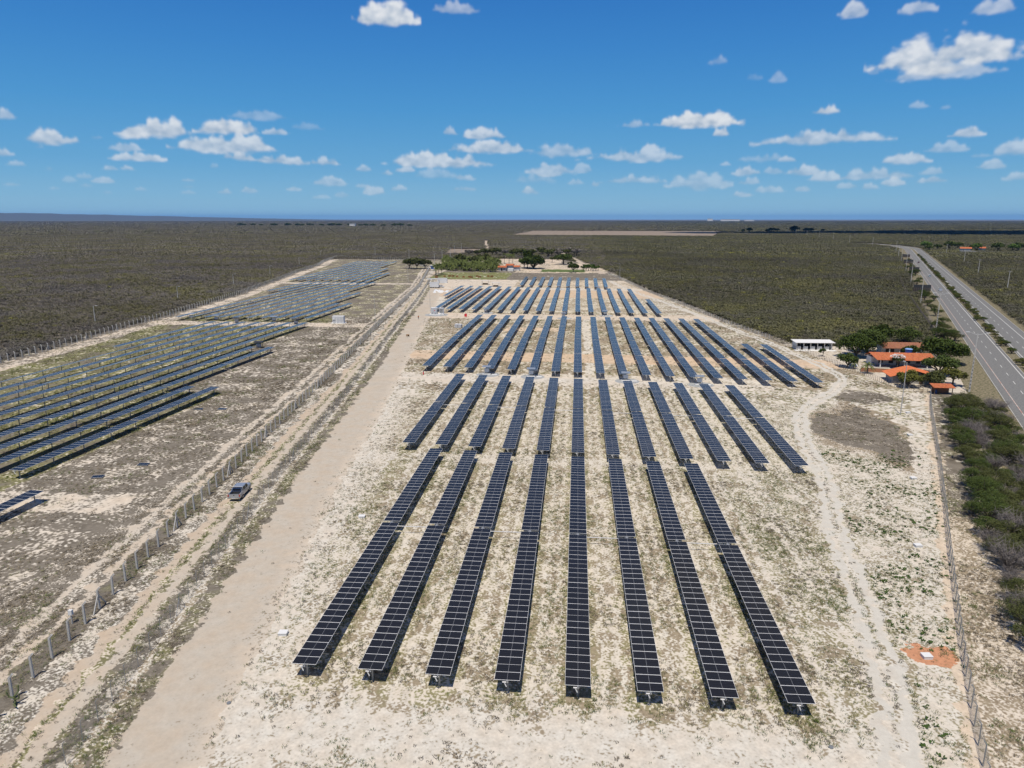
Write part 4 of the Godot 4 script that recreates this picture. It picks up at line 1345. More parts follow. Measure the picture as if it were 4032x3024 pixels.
	for k in 14:
		var f := k / 13.0
		tree("broadleaf_tree", "dark tree in the far line where the highway bends", Vector2(lerpf(520, 780, f), -2350 + r.randf_range(-120, 60)), [71, 15, 13, 8, 420, 1.8, 3.0, 0.6], "leaf_dark", r.randf_range(0.7, 1.1) * (1.5 if k == 8 else 1.0), k, "far trees at the bend")
	for k in 9:
		tree("broadleaf_tree", "green tree round the red-roofed farm right of the highway", Vector2(470 + k * 13.0 + r.randf_range(-5, 5), -1010 + r.randf_range(-60, 30)), [72, 11, 9, 8, 900, 0.8, 2.5, 0.7], ["leaf_mid", "leaf_bright", "leaf_dark"][k % 3], r.randf_range(0.7, 1.2), k, "trees round the red-roofed farm")

var shrub_cache := {}
func shrub(kind: Array, lm: String, at: Vector2, s: float, turn: float, label: String, group: String) -> void:
	var key := str(kind) + lm
	if not shrub_cache.has(key):
		if lm == "twig_grey":
			shrub_cache[key] = [bush_mesh(kind[0] + 5, 0, 0, 150, kind[2], kind[1] * 0.85, mats["twig_grey"])]
		else:
			var p := tree_parts(kind[0], kind[1], kind[2], kind[3], kind[4], kind[5], kind[6], kind[7])
			shrub_cache[key] = [p[0].mesh(mats["bark"]), p[1].mesh(mats[lm])]
	var o := thing("shrub", label, "shrub", Vector3(at.x, 0, at.y), turn, group)
	o.scale = Vector3(s, s * 0.9, s)
	if lm == "twig_grey":
		part(o, "branches", shrub_cache[key][0])
	else:
		part(o, "stems", shrub_cache[key][0])
		part(o, "foliage", shrub_cache[key][1])

# ------------------------------------------------------------------ buildings
func tiled_roof(a: Vector3, b: Vector3, c: Vector3, d: Vector3, m: Material) -> ArrayMesh:
	# one slope of clay tiles: a-b along the eave, d-c along the ridge; courses of half-round channels
	var g := MB.new()
	var n := int(a.distance_to(b) / 0.28)
	var nn := (b - a).cross(d - a).normalized()
	var r := RandomNumberGenerator.new()
	r.seed = int(a.x * 13.0)
	for k in n:
		var f0 := float(k) / n
		var f1 := (k + 0.5) / n
		var f2 := (k + 1.0) / n
		for j in 6:
			var g0 := j / 6.0
			var g1 := (j + 1) / 6.0
			var s := r.randf_range(0.78, 1.15)
			g.col = Color(s, s * r.randf_range(0.9, 1.06), s * r.randf_range(0.85, 1.1))
			var p := func(f: float, e: float) -> Vector3: return a.lerp(b, f).lerp(d.lerp(c, f), e)
			var lift: Vector3 = nn * 0.075
			var low: Vector3 = nn * 0.02
			g.quad(p.call(f0, g0) + low, p.call(f1, g0) + lift, p.call(f1, g1) + lift * 0.8, p.call(f0, g1))
			g.quad(p.call(f1, g0) + lift, p.call(f2, g0) + low, p.call(f2, g1), p.call(f1, g1) + lift * 0.8)
	g.col = Color(0.6, 0.6, 0.6)
	g.quad(d - nn * 0.05, c - nn * 0.05, b - nn * 0.05, a - nn * 0.05)
	return g.mesh(m)

func boxpart(o: Node, called: String, at: Vector3, s: Vector3, m: String, bs := Basis.IDENTITY) -> MeshInstance3D:
	var g := MB.new()
	g.box(at, s, bs)
	return part(o, called, g.mesh(mats[m]))

func build_houses() -> void:
	mat("clay_tiles", Color(0.56, 0.185, 0.085), 0.9, 0.0, true)
	mat("clay_tiles_new", Color(0.66, 0.20, 0.085), 0.9, 0.0, true)
	mat("clay_tiles_old", Color(0.36, 0.165, 0.10), 0.95, 0.0, true)
	mat("white_wall", Color(0.76, 0.75, 0.72), 0.9)
	mat("grey_wall", Color(0.38, 0.37, 0.36), 0.95)
	mat("brick_wall", Color(0.42, 0.19, 0.10), 0.95)
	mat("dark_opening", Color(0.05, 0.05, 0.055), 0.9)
	mat("tank_blue", Color(0.03, 0.10, 0.42), 0.5)
	mat("timber", Color(0.22, 0.15, 0.09), 0.9)
	mat("tan_floor", Color(0.56, 0.42, 0.27), 0.95)
	mat("barrel_blue", Color(0.04, 0.10, 0.30), 0.5)
	# white stable with a lean-to roof
	var o := thing("stable", "low white open-fronted stable left of the tile-roofed houses", "stable", Vector3(77.3, 0, -236.6), deg_to_rad(2.0))
	boxpart(o, "wall", Vector3(0, 1.2, -2.2), Vector3(11.6, 2.4, 0.2), "white_wall")
	for s in [-5.7, 5.7]:
		boxpart(o, "wall", Vector3(s, 1.2, -0.4), Vector3(0.2, 2.4, 3.4), "white_wall")
	for k in 6:
		boxpart(o, "column", Vector3(-5.6 + k * 2.2, 1.3, 1.5), Vector3(0.2, 2.6, 0.2), "white_wall")
	for k in 5:
		boxpart(o, "half_wall", Vector3(-4.9 + k * 2.25, 0.6, 1.5), Vector3(1.25, 1.2, 0.14), "white_wall")
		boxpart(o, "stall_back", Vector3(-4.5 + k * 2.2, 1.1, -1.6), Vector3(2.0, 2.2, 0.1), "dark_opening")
	var g := MB.new()
	g.box(Vector3(0, 2.62, -0.2), Vector3(12.6, 0.12, 5.2), Basis(Vector3.RIGHT, 0.05))
	part(o, "roof", g.mesh(mats["white_wall"]))
	boxpart(o, "floor", Vector3(0, 0.05, 2.6), Vector3(13.0, 0.1, 2.2), "white_wall")
	# back house
	o = thing("house", "back house with a long brownish tile roof and open porch", "house", Vector3(102.4, 0, -229), deg_to_rad(-1.0))
	boxpart(o, "wall", Vector3(0, 1.2, -3.0), Vector3(12.0, 2.4, 4.0), "white_wall")
	for s in [-4.6, -1.6, 3.4]:
		boxpart(o, "column", Vector3(s, 1.1, 1.2), Vector3(0.22, 2.2, 0.22), "white_wall")
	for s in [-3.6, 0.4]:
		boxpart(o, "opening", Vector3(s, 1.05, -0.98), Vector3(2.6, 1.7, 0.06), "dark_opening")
	boxpart(o, "door", Vector3(3.6, 1.0, -0.98), Vector3(0.95, 2.0, 0.06), "timber")
	boxpart(o, "floor", Vector3(0, 0.06, 0.4), Vector3(12.0, 0.12, 2.6), "grey_wall")
	part(o, "roof", tiled_roof(Vector3(-6.6, 2.25, 1.7), Vector3(6.6, 2.25, 1.7), Vector3(6.6, 3.5, -3.0), Vector3(-6.6, 3.5, -3.0), mats["clay_tiles_old"]))
	part(o, "roof", tiled_roof(Vector3(6.6, 2.3, -5.8), Vector3(-6.6, 2.3, -5.8), Vector3(-6.6, 3.5, -3.0), Vector3(6.6, 3.5, -3.0), mats["clay_tiles_old"]))
	# middle house
	o = thing("house", "middle house with the longest orange tile roof and a deep shaded porch", "house", Vector3(93.6, 0, -208.2), deg_to_rad(-3.0))
	boxpart(o, "wall", Vector3(0, 1.2, -4.9), Vector3(15.6, 2.4, 4.0), "white_wall")
	for s in [-6.4, 0.1, 6.2]:
		boxpart(o, "column", Vector3(s, 1.15, 0.5), Vector3(0.26, 2.3, 0.26), "white_wall")
	for s in [-5.2, -2.4, 2.2, 5.0]:
		boxpart(o, "window", Vector3(s, 1.2, -2.87), Vector3(1.2, 0.9, 0.06), "dark_opening")
	boxpart(o, "door", Vector3(-0.4, 1.0, -2.87), Vector3(0.95, 2.0, 0.06), "timber")
	boxpart(o, "floor", Vector3(0, 0.07, -1.1), Vector3(15.6, 0.14, 3.6), "grey_wall")
	part(o, "roof", tiled_roof(Vector3(-7.6, 2.3, 1.2), Vector3(8.6, 2.3, 1.2), Vector3(8.8, 3.6, -4.4), Vector3(-8.2, 3.6, -4.4), mats["clay_tiles"]))
	part(o, "roof", tiled_roof(Vector3(8.8, 2.3, -8.0), Vector3(-8.2, 2.3, -8.0), Vector3(-8.2, 3.6, -4.4), Vector3(8.8, 3.6, -4.4), mats["clay_tiles"]))
	for q in [[-4.2, -0.4, "blue"], [2.6, 0.1, "dark"], [4.2, 0.0, "dark"]]:
		var tb := thing("porch_table", "dark table under the middle house's porch, %s" % {-4.2: "leftmost of three", 2.6: "middle of three", 4.2: "rightmost of three"}[q[0]], "table", Vector3(93.6 + q[0], 0.14, -208.4), 0.0, "tables under the porch")
		boxpart(tb, "tabletop", Vector3(0, 0.74, 0), Vector3(1.3, 0.06, 0.7), "barrel_blue" if q[2] == "blue" else "timber")
		for sx in [-0.55, 0.55]:
			for sz in [-0.28, 0.28]:
				boxpart(tb, "leg", Vector3(sx, 0.355, sz), Vector3(0.06, 0.71, 0.06), "timber")
	# front house: gable facing the camera
	o = thing("house", "front house with a wide bright orange gable roof facing the solar field", "house", Vector3(87.3, 0, -186.6), deg_to_rad(-6.0))
	boxpart(o, "wall", Vector3(0, 1.0, -3.4), Vector3(10.4, 2.0, 5.6), "grey_wall")
	g = MB.new()
	g.tri(Vector3(-5.2, 2.0, -0.6), Vector3(5.2, 2.0, -0.6), Vector3(0, 3.45, -0.6))
	g.tri(Vector3(5.2, 2.0, -6.2), Vector3(-5.2, 2.0, -6.2), Vector3(0, 3.45, -6.2))
	part(o, "gable", g.mesh(mats["grey_wall"]))
	boxpart(o, "window", Vector3(-2.6, 1.1, -0.58), Vector3(1.1, 0.8, 0.05), "dark_opening")
	boxpart(o, "door", Vector3(1.6, 0.95, -0.58), Vector3(0.9, 1.9, 0.05), "timber")
	part(o, "roof", tiled_roof(Vector3(-6.2, 1.85, -7.0), Vector3(-6.2, 1.85, 0.4), Vector3(0, 3.6, 0.4), Vector3(0, 3.6, -7.0), mats["clay_tiles_new"]))
	part(o, "roof", tiled_roof(Vector3(6.2, 1.85, 0.4), Vector3(6.2, 1.85, -7.0), Vector3(0, 3.6, -7.0), Vector3(0, 3.6, 0.4), mats["clay_tiles_new"]))
	# shed by the fence corner
	o = thing("shed", "small shed with a brownish tile roof at the chain-link fence corner", "shed", Vector3(89.2, 0, -176.8), deg_to_rad(-2.0))
	boxpart(o, "wall", Vector3(0, 0.9, -0.9), Vector3(4.0, 1.8, 0.15), "brick_wall")
	for s in [-2.0, 2.0]:
		boxpart(o, "post", Vector3(s, 0.9, 0.9), Vector3(0.14, 1.8, 0.14), "timber")
	part(o, "roof", tiled_roof(Vector3(-2.5, 1.75, 1.5), Vector3(2.5, 1.75, 1.5), Vector3(2.5, 2.25, -1.3), Vector3(-2.5, 2.25, -1.3), mats["clay_tiles"]))
	# garden wall and patio floor
	o = thing("brick_wall", "low orange brick garden wall in front of the middle house", "wall", Vector3(83.4, 0, -201.4), deg_to_rad(-12.0))
	boxpart(o, "wall", Vector3(0, 0.55, 0), Vector3(7.6, 1.1, 0.2), "brick_wall")
	boxpart(o, "coping", Vector3(0, 1.13, 0), Vector3(7.7, 0.07, 0.3), "tan_floor")
	var pg := MB.new()
	pg.box(Vector3(87.5, 0.02, -203.6), Vector3(10.5, 0.05, 3.4), Basis(Vector3.UP, deg_to_rad(-8.0)))
	structure("patio", pg.mesh(mats["tan_floor"]), "tan patio floor between the brick wall and the middle house")
	# blue water tank on a stand
	o = thing("water_tank", "round blue water tank on a stand behind the middle roof", "water tank", Vector3(99.7, 0, -219.5))
	g = MB.new()
	g.tube(Vector3(0, 2.3, 0), Vector3(0, 3.5, 0), 0.85, 1.05, 16)
	part(o, "tank", g.mesh(mats["tank_blue"]))
	g = MB.new()
	g.tube(Vector3(0, 3.5, 0), Vector3(0, 3.68, 0), 1.1, 0.75, 16)
	part(o, "lid", g.mesh(mat("lid_blue", Color(0.25, 0.42, 0.75), 0.5)))
	for s in 4:
		boxpart(o, "leg", Vector3(0.6 if s & 1 else -0.6, 1.1, 0.6 if s & 2 else -0.6), Vector3(0.2, 2.2, 0.2), "grey_wall")
	boxpart(o, "platform", Vector3(0, 2.24, 0), Vector3(1.8, 0.12, 1.8), "grey_wall")
	for q in [[Vector2(86.2, -210.8), "blue barrel standing at the left end of the middle house"], [Vector2(88.0, -177.2), "blue barrel in the brush beside the small shed"]]:
		var bo := thing("barrel", q[1], "barrel", Vector3(q[0].x, 0, q[0].y))
		var bm := MB.new()
		bm.tube(Vector3(0, 0, 0), Vector3(0, 0.48, 0), 0.27, 0.31, 12, false)
		bm.tube(Vector3(0, 0.48, 0), Vector3(0, 0.95, 0), 0.31, 0.27, 12)
		part(bo, "body", bm.mesh(mats["barrel_blue"]))
	# white slatted gate by the big tree
	o = thing("white_gate", "white slatted gate between the trees and the highway verge", "gate", Vector3(106.0, 0, -204.5), deg_to_rad(70.0))
	for k in 9:
		boxpart(o, "slat", Vector3(-1.8 + k * 0.45, 0.75, 0), Vector3(0.14, 1.5, 0.05), "white_wall")
	for y in [0.4, 1.2]:
		boxpart(o, "rail", Vector3(0, y, 0.05), Vector3(4.0, 0.1, 0.05), "white_wall")
	# tarp heap in the yard
	var r := RandomNumberGenerator.new()
	r.seed = 2
	var hp := MB.new()
	for k in 7:
		hp.hexa(Vector3(r.randf_range(-1.3, 1.3), 0.3, r.randf_range(-0.8, 0.8)), Vector3(1.2, 0, 1.0), Vector3(0.5, 0, 0.4), r.randf_range(0.5, 0.8), Basis(Vector3.UP, r.randf() * 3.0))
	o = thing("tarpaulin_heap", "pale heap under a tarpaulin in the yard behind the stick fence", "tarpaulin", Vector3(80.6, 0, -209.6))
	part(o, "cover", hp.mesh(mat("tarp_pale", Color(0.62, 0.62, 0.64), 0.7)))
	# farmhouse beyond the last block
	o = thing("farmhouse", "white farmhouse with orange roofs beside the far palm grove", "farmhouse", Vector3(-56, 0, -589), deg_to_rad(-4.0))
	for q in [[-4.6, 1.5, 6.0, 6.0, 3.0], [2.6, 4.0, 4.6, 5.0, 2.2], [0.4, -5.0, 5.5, 5.0, 4.2], [6.4, -4.0, 4.5, 4.5, 3.0]]:
		boxpart(o, "wall", Vector3(q[0], q[4] / 2, q[1]), Vector3(q[2], q[4], q[3]), "white_wall")
		if q[4] > 2.5:
			part(o, "roof", tiled_roof(Vector3(q[0] - q[2] * 0.62, q[4] - 0.1, q[1] + q[3] * 0.68), Vector3(q[0] + q[2] * 0.62, q[4] - 0.1, q[1] + q[3] * 0.68), Vector3(q[0] + q[2] * 0.6, q[4] + 1.1, q[1]), Vector3(q[0] - q[2] * 0.6, q[4] + 1.1, q[1]), mats["clay_tiles"]))
			part(o, "roof", tiled_roof(Vector3(q[0] + q[2] * 0.62, q[4] - 0.1, q[1] - q[3] * 0.68), Vector3(q[0] - q[2] * 0.62, q[4] - 0.1, q[1] - q[3] * 0.68), Vector3(q[0] - q[2] * 0.6, q[4] + 1.1, q[1]), Vector3(q[0] + q[2] * 0.6, q[4] + 1.1, q[1]), mats["clay_tiles"]))
	boxpart(o, "door", Vector3(-5.0, 1.1, 4.53), Vector3(1.2, 2.2, 0.06), "dark_opening")
	boxpart(o, "window", Vector3(-3.0, 1.6, 4.53), Vector3(1.0, 1.0, 0.06), "dark_opening")
	o = thing("farm_shed", "small white and blue shed under trees at the lane's far end", "shed", Vector3(-121.5, 0, -603))
	boxpart(o, "wall", Vector3(0, 1.5, 0), Vector3(5, 3, 5), "white_wall")
	boxpart(o, "door", Vector3(-0.6, 1.2, 2.53), Vector3(2.6, 2.4, 0.06), "tank_blue")
	boxpart(o, "roof", Vector3(0, 3.1, 0), Vector3(5.8, 0.2, 5.8), "white_wall")
	# red-roofed farm right of the highway
	for q in [[Vector2(505, -992), 12.0, "white farmhouse with a red roof right of the highway"], [Vector2(532, -1004), 7.0, "smaller red-roofed outbuilding right of the white farmhouse"]]:
		o = thing("farmhouse", q[2], "farmhouse", Vector3(q[0].x, 0, q[0].y), deg_to_rad(-20))
		var w: float = q[1]
		boxpart(o, "wall", Vector3(0, 2.0, 0), Vector3(w, 4.0, 7), "white_wall")
		part(o, "roof", tiled_roof(Vector3(-w * 0.56, 3.9, 4.4), Vector3(w * 0.56, 3.9, 4.4), Vector3(w * 0.56, 5.8, 0), Vector3(-w * 0.56, 5.8, 0), mats["clay_tiles"]))
		part(o, "roof", tiled_roof(Vector3(w * 0.56, 3.9, -4.4), Vector3(-w * 0.56, 3.9, -4.4), Vector3(-w * 0.56, 5.8, 0), Vector3(w * 0.56, 5.8, 0), mats["clay_tiles"]))
		boxpart(o, "door", Vector3(-w * 0.2, 1.1, 3.53), Vector3(1.2, 2.2, 0.06), "dark_opening")
	o = thing("farm_shed", "long grey-roofed shed in front of the red-roofed farmhouse", "shed", Vector3(484, 0, -945), deg_to_rad(-15))
	boxpart(o, "wall", Vector3(0, 1.2, 0), Vector3(15, 2.4, 5), "grey_wall")
	boxpart(o, "roof", Vector3(0, 2.6, 0), Vector3(17, 0.2, 7), "concrete_pale")
	# specks on the far plain
	o = thing("white_building", "small white building on the far left plain by the green tree line", "building", Vector3(-1300, 0, -4120))
	boxpart(o, "wall", Vector3(0, 8, 0), Vector3(32, 16, 20), "white_wall")
	boxpart(o, "roof", Vector3(0, 16.5, 0), Vector3(36, 1.2, 24), "concrete_pale")
	o = thing("factory_hall", "long white factory halls on the horizon right of centre", "factory", Vector3(2750, 0, -13500), deg_to_rad(-11))
	for q in [[0, 330, 34], [-350, 90, 46], [330, 160, 26]]:
		boxpart(o, "hall", Vector3(q[0], q[2] / 2.0, 0), Vector3(q[1], q[2], 90), "white_wall")
		boxpart(o, "roof", Vector3(q[0], q[2] + 1.0, 0), Vector3(q[1] * 1.01, 2.4, 94), "concrete_pale")

# ------------------------------------------------------------------ vehicles
func wheel_parts(o: Node, x: float, z: float, r: float) -> void:
	var g := MB.new()
	var s := signf(x)
	g.tube(Vector3(-0.11 * s, 0, 0), Vector3(0.11 * s, 0, 0), r, r, 14)
	var w := part(o, "wheel", g.mesh(mats["tyre"]), Vector3(x, r, z))
	g = MB.new()
	g.tube(Vector3(0.1 * s, 0, 0), Vector3(0.125 * s, 0, 0), r * 0.6, r * 0.5, 12)
	part(w, "rim", g.mesh(mats["rim"]))

func build_vehicles() -> void:
	mat("tyre", Color(0.025, 0.025, 0.025), 0.9)
	mat("rim", Color(0.35, 0.35, 0.36), 0.4, 0.7)
	var silver := mat("silver_paint", Color(0.40, 0.42, 0.44), 0.35, 0.35)
	silver.clearcoat_enabled = true
	silver.clearcoat = 0.8
	silver.clearcoat_roughness = 0.08
	var window := mat("car_glass", Color(0.01, 0.012, 0.015), 0.06)
	mat("chrome", Color(0.75, 0.75, 0.76), 0.15, 1.0)
	mat("tail_red", Color(0.45, 0.02, 0.015), 0.3)
	mat("bed_black", Color(0.04, 0.042, 0.045), 0.7)
	mat("plate", Color(0.6, 0.6, 0.6), 0.6)
	# pickup driving away along the lane: local -z is forward
	var o := thing("pickup_truck", "silver double-cab pickup driving away along the sandy lane", "pickup truck", Vector3(-51.0, 0, -98.6), atan2(0.55, 5.0))
	var g := MB.new()
	# lower body: sill to belt, bonnet, bed sides
	g.hexa(Vector3(0, 0.76, -0.75), Vector3(1.80, 0, 3.50), Vector3(1.76, 0, 3.45), 0.56)
	g.hexa(Vector3(0, 1.09, -1.82), Vector3(1.74, 0, 1.30), Vector3(1.56, 0, 1.12), 0.12)
	g.box(Vector3(0, 0.6, 1.75), Vector3(1.78, 0.22, 1.55))
	for s in [-1.0, 1.0]:
		g.hexa(Vector3(s * 0.84, 0.86, 1.75), Vector3(0.12, 0, 1.56), Vector3(0.10, 0, 1.54), 0.56)
		g.hexa(Vector3(s * 0.9, 0.83, 1.35), Vector3(0.08, 0, 1.1), Vector3(0.04, 0, 0.8), 0.24)
		g.hexa(Vector3(s * 0.9, 0.83, -1.75), Vector3(0.08, 0, 1.1), Vector3(0.04, 0, 0.8), 0.24)
	part(o, "body", g.mesh(silver))
	g = MB.new()
	g.hexa(Vector3(0, 1.30, -0.22), Vector3(1.70, 0, 2.36), Vector3(1.42, 0, 1.62), 0.60)
	part(o, "cab_glass", g.mesh(window))
	g = MB.new()
	g.hexa(Vector3(0, 1.625, -0.18), Vector3(1.46, 0, 1.74), Vector3(1.34, 0, 1.5), 0.07)
	part(o, "roof", g.mesh(silver))
	for s in [-1.0, 1.0]:
		for q in [[0.93, 0.62, 0.07], [-0.30, -0.26, 0.07], [-1.36, -0.98, 0.08]]:
			g = MB.new()
			var a := Vector3(s * 0.86, 1.03, q[0])
			var b := Vector3(s * 0.72, 1.6, q[1])
			g.box((a + b) / 2, Vector3(0.05, a.distance_to(b), q[2]), Basis(Vector3.RIGHT, atan2(b.z - a.z, b.y - a.y)) * Basis(Vector3(0, 0, 1), s * 0.24))
			part(o, "pillar", g.mesh(silver))
		g = MB.new()
		g.hexa(Vector3(s * 1.0, 1.12, -0.95), Vector3(0.2, 0, 0.12), Vector3(0.18, 0, 0.1), 0.16)
		part(o, "mirror", g.mesh(silver))
		g = MB.new()
		g.hexa(Vector3(s * 0.83, 0.93, 2.53), Vector3(0.15, 0, 0.07), Vector3(0.14, 0, 0.06), 0.36)
		part(o, "tail_light", g.mesh(mats["tail_red"]))
		g = MB.new()
		g.tube(Vector3(s * 0.78, 1.1, 1.45), Vector3(s * 0.66, 1.56, 1.1), 0.035, 0.035, 6)
		part(o, "roll_bar", g.mesh(mats["chrome"]))
	g = MB.new()
	g.tube(Vector3(-0.68, 1.56, 1.1), Vector3(0.68, 1.56, 1.1), 0.035, 0.035, 6)
	g.tube(Vector3(-0.74, 1.2, 1.36), Vector3(0.74, 1.2, 1.36), 0.03, 0.03, 6)
	part(o, "roll_bar", g.mesh(mats["chrome"]))
	boxpart(o, "bed", Vector3(0, 0.73, 1.74), Vector3(1.52, 0.04, 1.5), "bed_black")
	boxpart(o, "bed_front", Vector3(0, 0.92, 1.0), Vector3(1.52, 0.36, 0.05), "bed_black")
	var tg := MB.new()
	tg.hexa(Vector3(0, 0.86, 2.5), Vector3(1.52, 0, 0.08), Vector3(1.50, 0, 0.06), 0.54)
	var tail := part(o, "tailgate", tg.mesh(silver))
	boxpart(tail, "handle", Vector3(0, 0.98, 2.55), Vector3(0.2, 0.07, 0.03), "bed_black")
	boxpart(o, "rear_bumper", Vector3(0, 0.53, 2.58), Vector3(1.7, 0.2, 0.16), "chrome")
	boxpart(o, "number_plate", Vector3(0, 0.55, 2.67), Vector3(0.42, 0.13, 0.02), "plate")
	boxpart(o, "front_bumper", Vector3(0, 0.6, -2.55), Vector3(1.72, 0.3, 0.2), "silver_paint")
	for q in [[-0.8, -1.75], [0.8, -1.75], [-0.8, 1.35], [0.8, 1.35]]:
		wheel_parts(o, q[0] * 1.02, q[1], 0.38)
	# cars on the highway and beside the containers
	for q in [[Vector2(329.2, -727.9), "dark_red_paint", Color(0.10, 0.02, 0.02), -0.39, "small dark red car, farthest of the three on the highway"], [Vector2(258.6, -551.5), "teal_paint", Color(0.35, 0.42, 0.44), -0.39, "pale grey car, middle of the three on the highway"], [Vector2(214.9, -443.5), "light_silver_paint", Color(0.55, 0.58, 0.62), -0.39, "silver car, nearest of the three on the highway"], [Vector2(-83.9, -437.6), "white_paint", Color(0.72, 0.72, 0.72), 1.4, "white car parked beside the white site containers"]]:
		var pm := mat(q[1], q[2], 0.3, 0.1)
		pm.clearcoat_enabled = true
		pm.clearcoat = 0.8
		o = thing("car", q[4], "car", Vector3(q[0].x, 0.036 if q[0].x > 0 else 0.0, q[0].y), q[3])
		g = MB.new()
		g.hexa(Vector3(0, 0.56, 0), Vector3(1.72, 0, 4.1), Vector3(1.66, 0, 3.9), 0.52)
		g.hexa(Vector3(0, 0.86, 1.25), Vector3(1.6, 0, 1.3), Vector3(1.4, 0, 0.9), 0.1)
		part(o, "body", g.mesh(pm))
		g = MB.new()
		g.hexa(Vector3(0, 1.06, -0.2), Vector3(1.58, 0, 2.7), Vector3(1.26, 0, 1.6), 0.5)
		part(o, "cab_glass", g.mesh(window))
		g = MB.new()
		g.hexa(Vector3(0, 1.33, -0.22), Vector3(1.3, 0, 1.66), Vector3(1.16, 0, 1.4), 0.06)
		part(o, "roof", g.mesh(pm))
		for s in [-1.0, 1.0]:
			boxpart(o, "headlight", Vector3(s * 0.65, 0.68, 2.0), Vector3(0.3, 0.14, 0.08), "plate")
			for z in [-1.25, 1.25]:
				wheel_parts(o, s * 0.78, z, 0.31)

# ------------------------------------------------------------------ site equipment
func build_site() -> void:
	mat("cabinet_grey", Color(0.55, 0.56, 0.57), 0.5)
	mat("cabinet_dark", Color(0.20, 0.21, 0.22), 0.6)
	mat("gravel", Color(0.36, 0.37, 0.36), 1.0)
	mat("slab", Color(0.74, 0.74, 0.72), 0.9)
	mat("sign_red", Color(0.68, 0.03, 0.04), 0.6)
	mat("site_white", Color(0.74, 0.75, 0.75), 0.6)
	mat("crate_wood", Color(0.30, 0.15, 0.05), 0.9)
	mat("billboard_dark", Color(0.03, 0.033, 0.037), 0.7)
	mat("tin_roof", Color(0.46, 0.50, 0.52), 0.35, 0.5)
	mat("frame_black", Color(0.05, 0.05, 0.055), 0.6, 0.3)
	# transformer station at the left edge of the main field
	var o := thing("transformer_cabinet", "tall grey transformer cabinet on a white pad at the left field edge", "cabinet", Vector3(-62.3, 0, -310.4))
	boxpart(o, "pad", Vector3(0.2, 0.2, 0.2), Vector3(5.0, 0.4, 3.4), "slab")
	boxpart(o, "body", Vector3(-0.4, 1.7, 0), Vector3(2.6, 2.6, 2.2), "cabinet_grey")
	boxpart(o, "roof", Vector3(-0.4, 3.06, 0), Vector3(2.8, 0.12, 2.4), "site_white")
	for s in [-1.05, 0.25]:
		var d := boxpart(o, "door", Vector3(s, 1.7, 1.12), Vector3(1.2, 2.4, 0.05), "cabinet_grey")
		boxpart(d, "handle", Vector3(s + 0.45, 1.7, 1.16), Vector3(0.06, 0.3, 0.04), "frame_black")
		boxpart(d, "vent", Vector3(s, 0.85, 1.16), Vector3(0.7, 0.3, 0.02), "cabinet_dark")
	boxpart(o, "warning_mark", Vector3(-0.05, 2.0, 1.16), Vector3(0.3, 0.45, 0.02), "sign_red")
	o = thing("transformer_cabinet", "smaller grey cabinet with dark ribbed front beside the tall one", "cabinet", Vector3(-59.6, 0, -311.6))
	boxpart(o, "pad", Vector3(0.1, 0.15, 0.2), Vector3(2.3, 0.3, 2.6), "slab")
	boxpart(o, "body", Vector3(0, 1.55, 0), Vector3(1.7, 2.5, 1.8), "site_white")
	boxpart(o, "roof", Vector3(0, 2.85, 0), Vector3(1.9, 0.1, 2.0), "site_white")
	for k in 6:
		boxpart(o, "rib", Vector3(-0.6 + k * 0.24, 1.7, 0.95), Vector3(0.16, 1.8, 0.1), "cabinet_dark")
	var gp := MB.new()
	gp.tube(Vector3(-61.6, -0.06, -309.8), Vector3(-61.6, 0.03, -309.8), 5.4, 5.2, 20)
	structure("gravel_pad", gp.mesh(mats["gravel"]), "round grey gravel pad under the transformer cabinets")
	# inverter kiosks between the blocks
	var kiosks := [[Vector2(-24.0, -188.9), "first from left between the second and third blocks", 1.0], [Vector2(-11.7, -187.2), "second from left between the second and third blocks", 1.0], [Vector2(13.4, -184.2), "third from left between the second and third blocks", 1.0], [Vector2(32.0, -181.6), "rightmost between the second and third blocks", 1.0], [Vector2(-40.7, -318.6), "left between the third and fourth blocks", 1.0], [Vector2(-5.2, -304.0), "middle between the third and fourth blocks", 1.0], [Vector2(12.9, -314.0), "right between the third and fourth blocks", 1.0], [Vector2(-10.4, -433.5), "left between the fourth and farthest blocks", 1.0], [Vector2(13.0, -430.0), "right between the fourth and farthest blocks", 1.0]]
	for q in kiosks:
		o = thing("inverter_kiosk", "inverter kiosk with a small flat roof, %s" % q[1], "inverter", Vector3(q[0].x, 0, q[0].y), 0.0, "inverter kiosks of the main field")
		boxpart(o, "pad", Vector3(0, 0.1, 0), Vector3(2.2, 0.2, 1.8), "slab")
		for s in [-0.8, 0.8]:
			boxpart(o, "post", Vector3(s, 1.2, -0.2), Vector3(0.07, 2.0, 0.07), "galvanised_steel")
		boxpart(o, "roof", Vector3(0, 2.25, 0.1), Vector3(2.3, 0.06, 1.5), "tin_roof", Basis(Vector3.RIGHT, 0.12))
		boxpart(o, "inverter", Vector3(0, 1.2, 0.05), Vector3(1.2, 0.95, 0.4), "site_white")
		boxpart(o, "base", Vector3(0, 0.46, 0.0), Vector3(0.9, 0.5, 0.35), "cabinet_dark")
		boxpart(o, "slab", Vector3(2.2, 0.08, 0.6), Vector3(1.4, 0.16, 0.9), "slab")
		var gm := MB.new()
		gm.tube(Vector3(q[0].x + 0.4, -0.06, q[0].y + 0.4), Vector3(q[0].x + 0.4, 0.02, q[0].y + 0.4), 3.4, 3.2, 14)
		structure("gravel_pad", gm.mesh(mats["gravel"]), "grey gravel patch under the inverter kiosk, %s" % q[1])
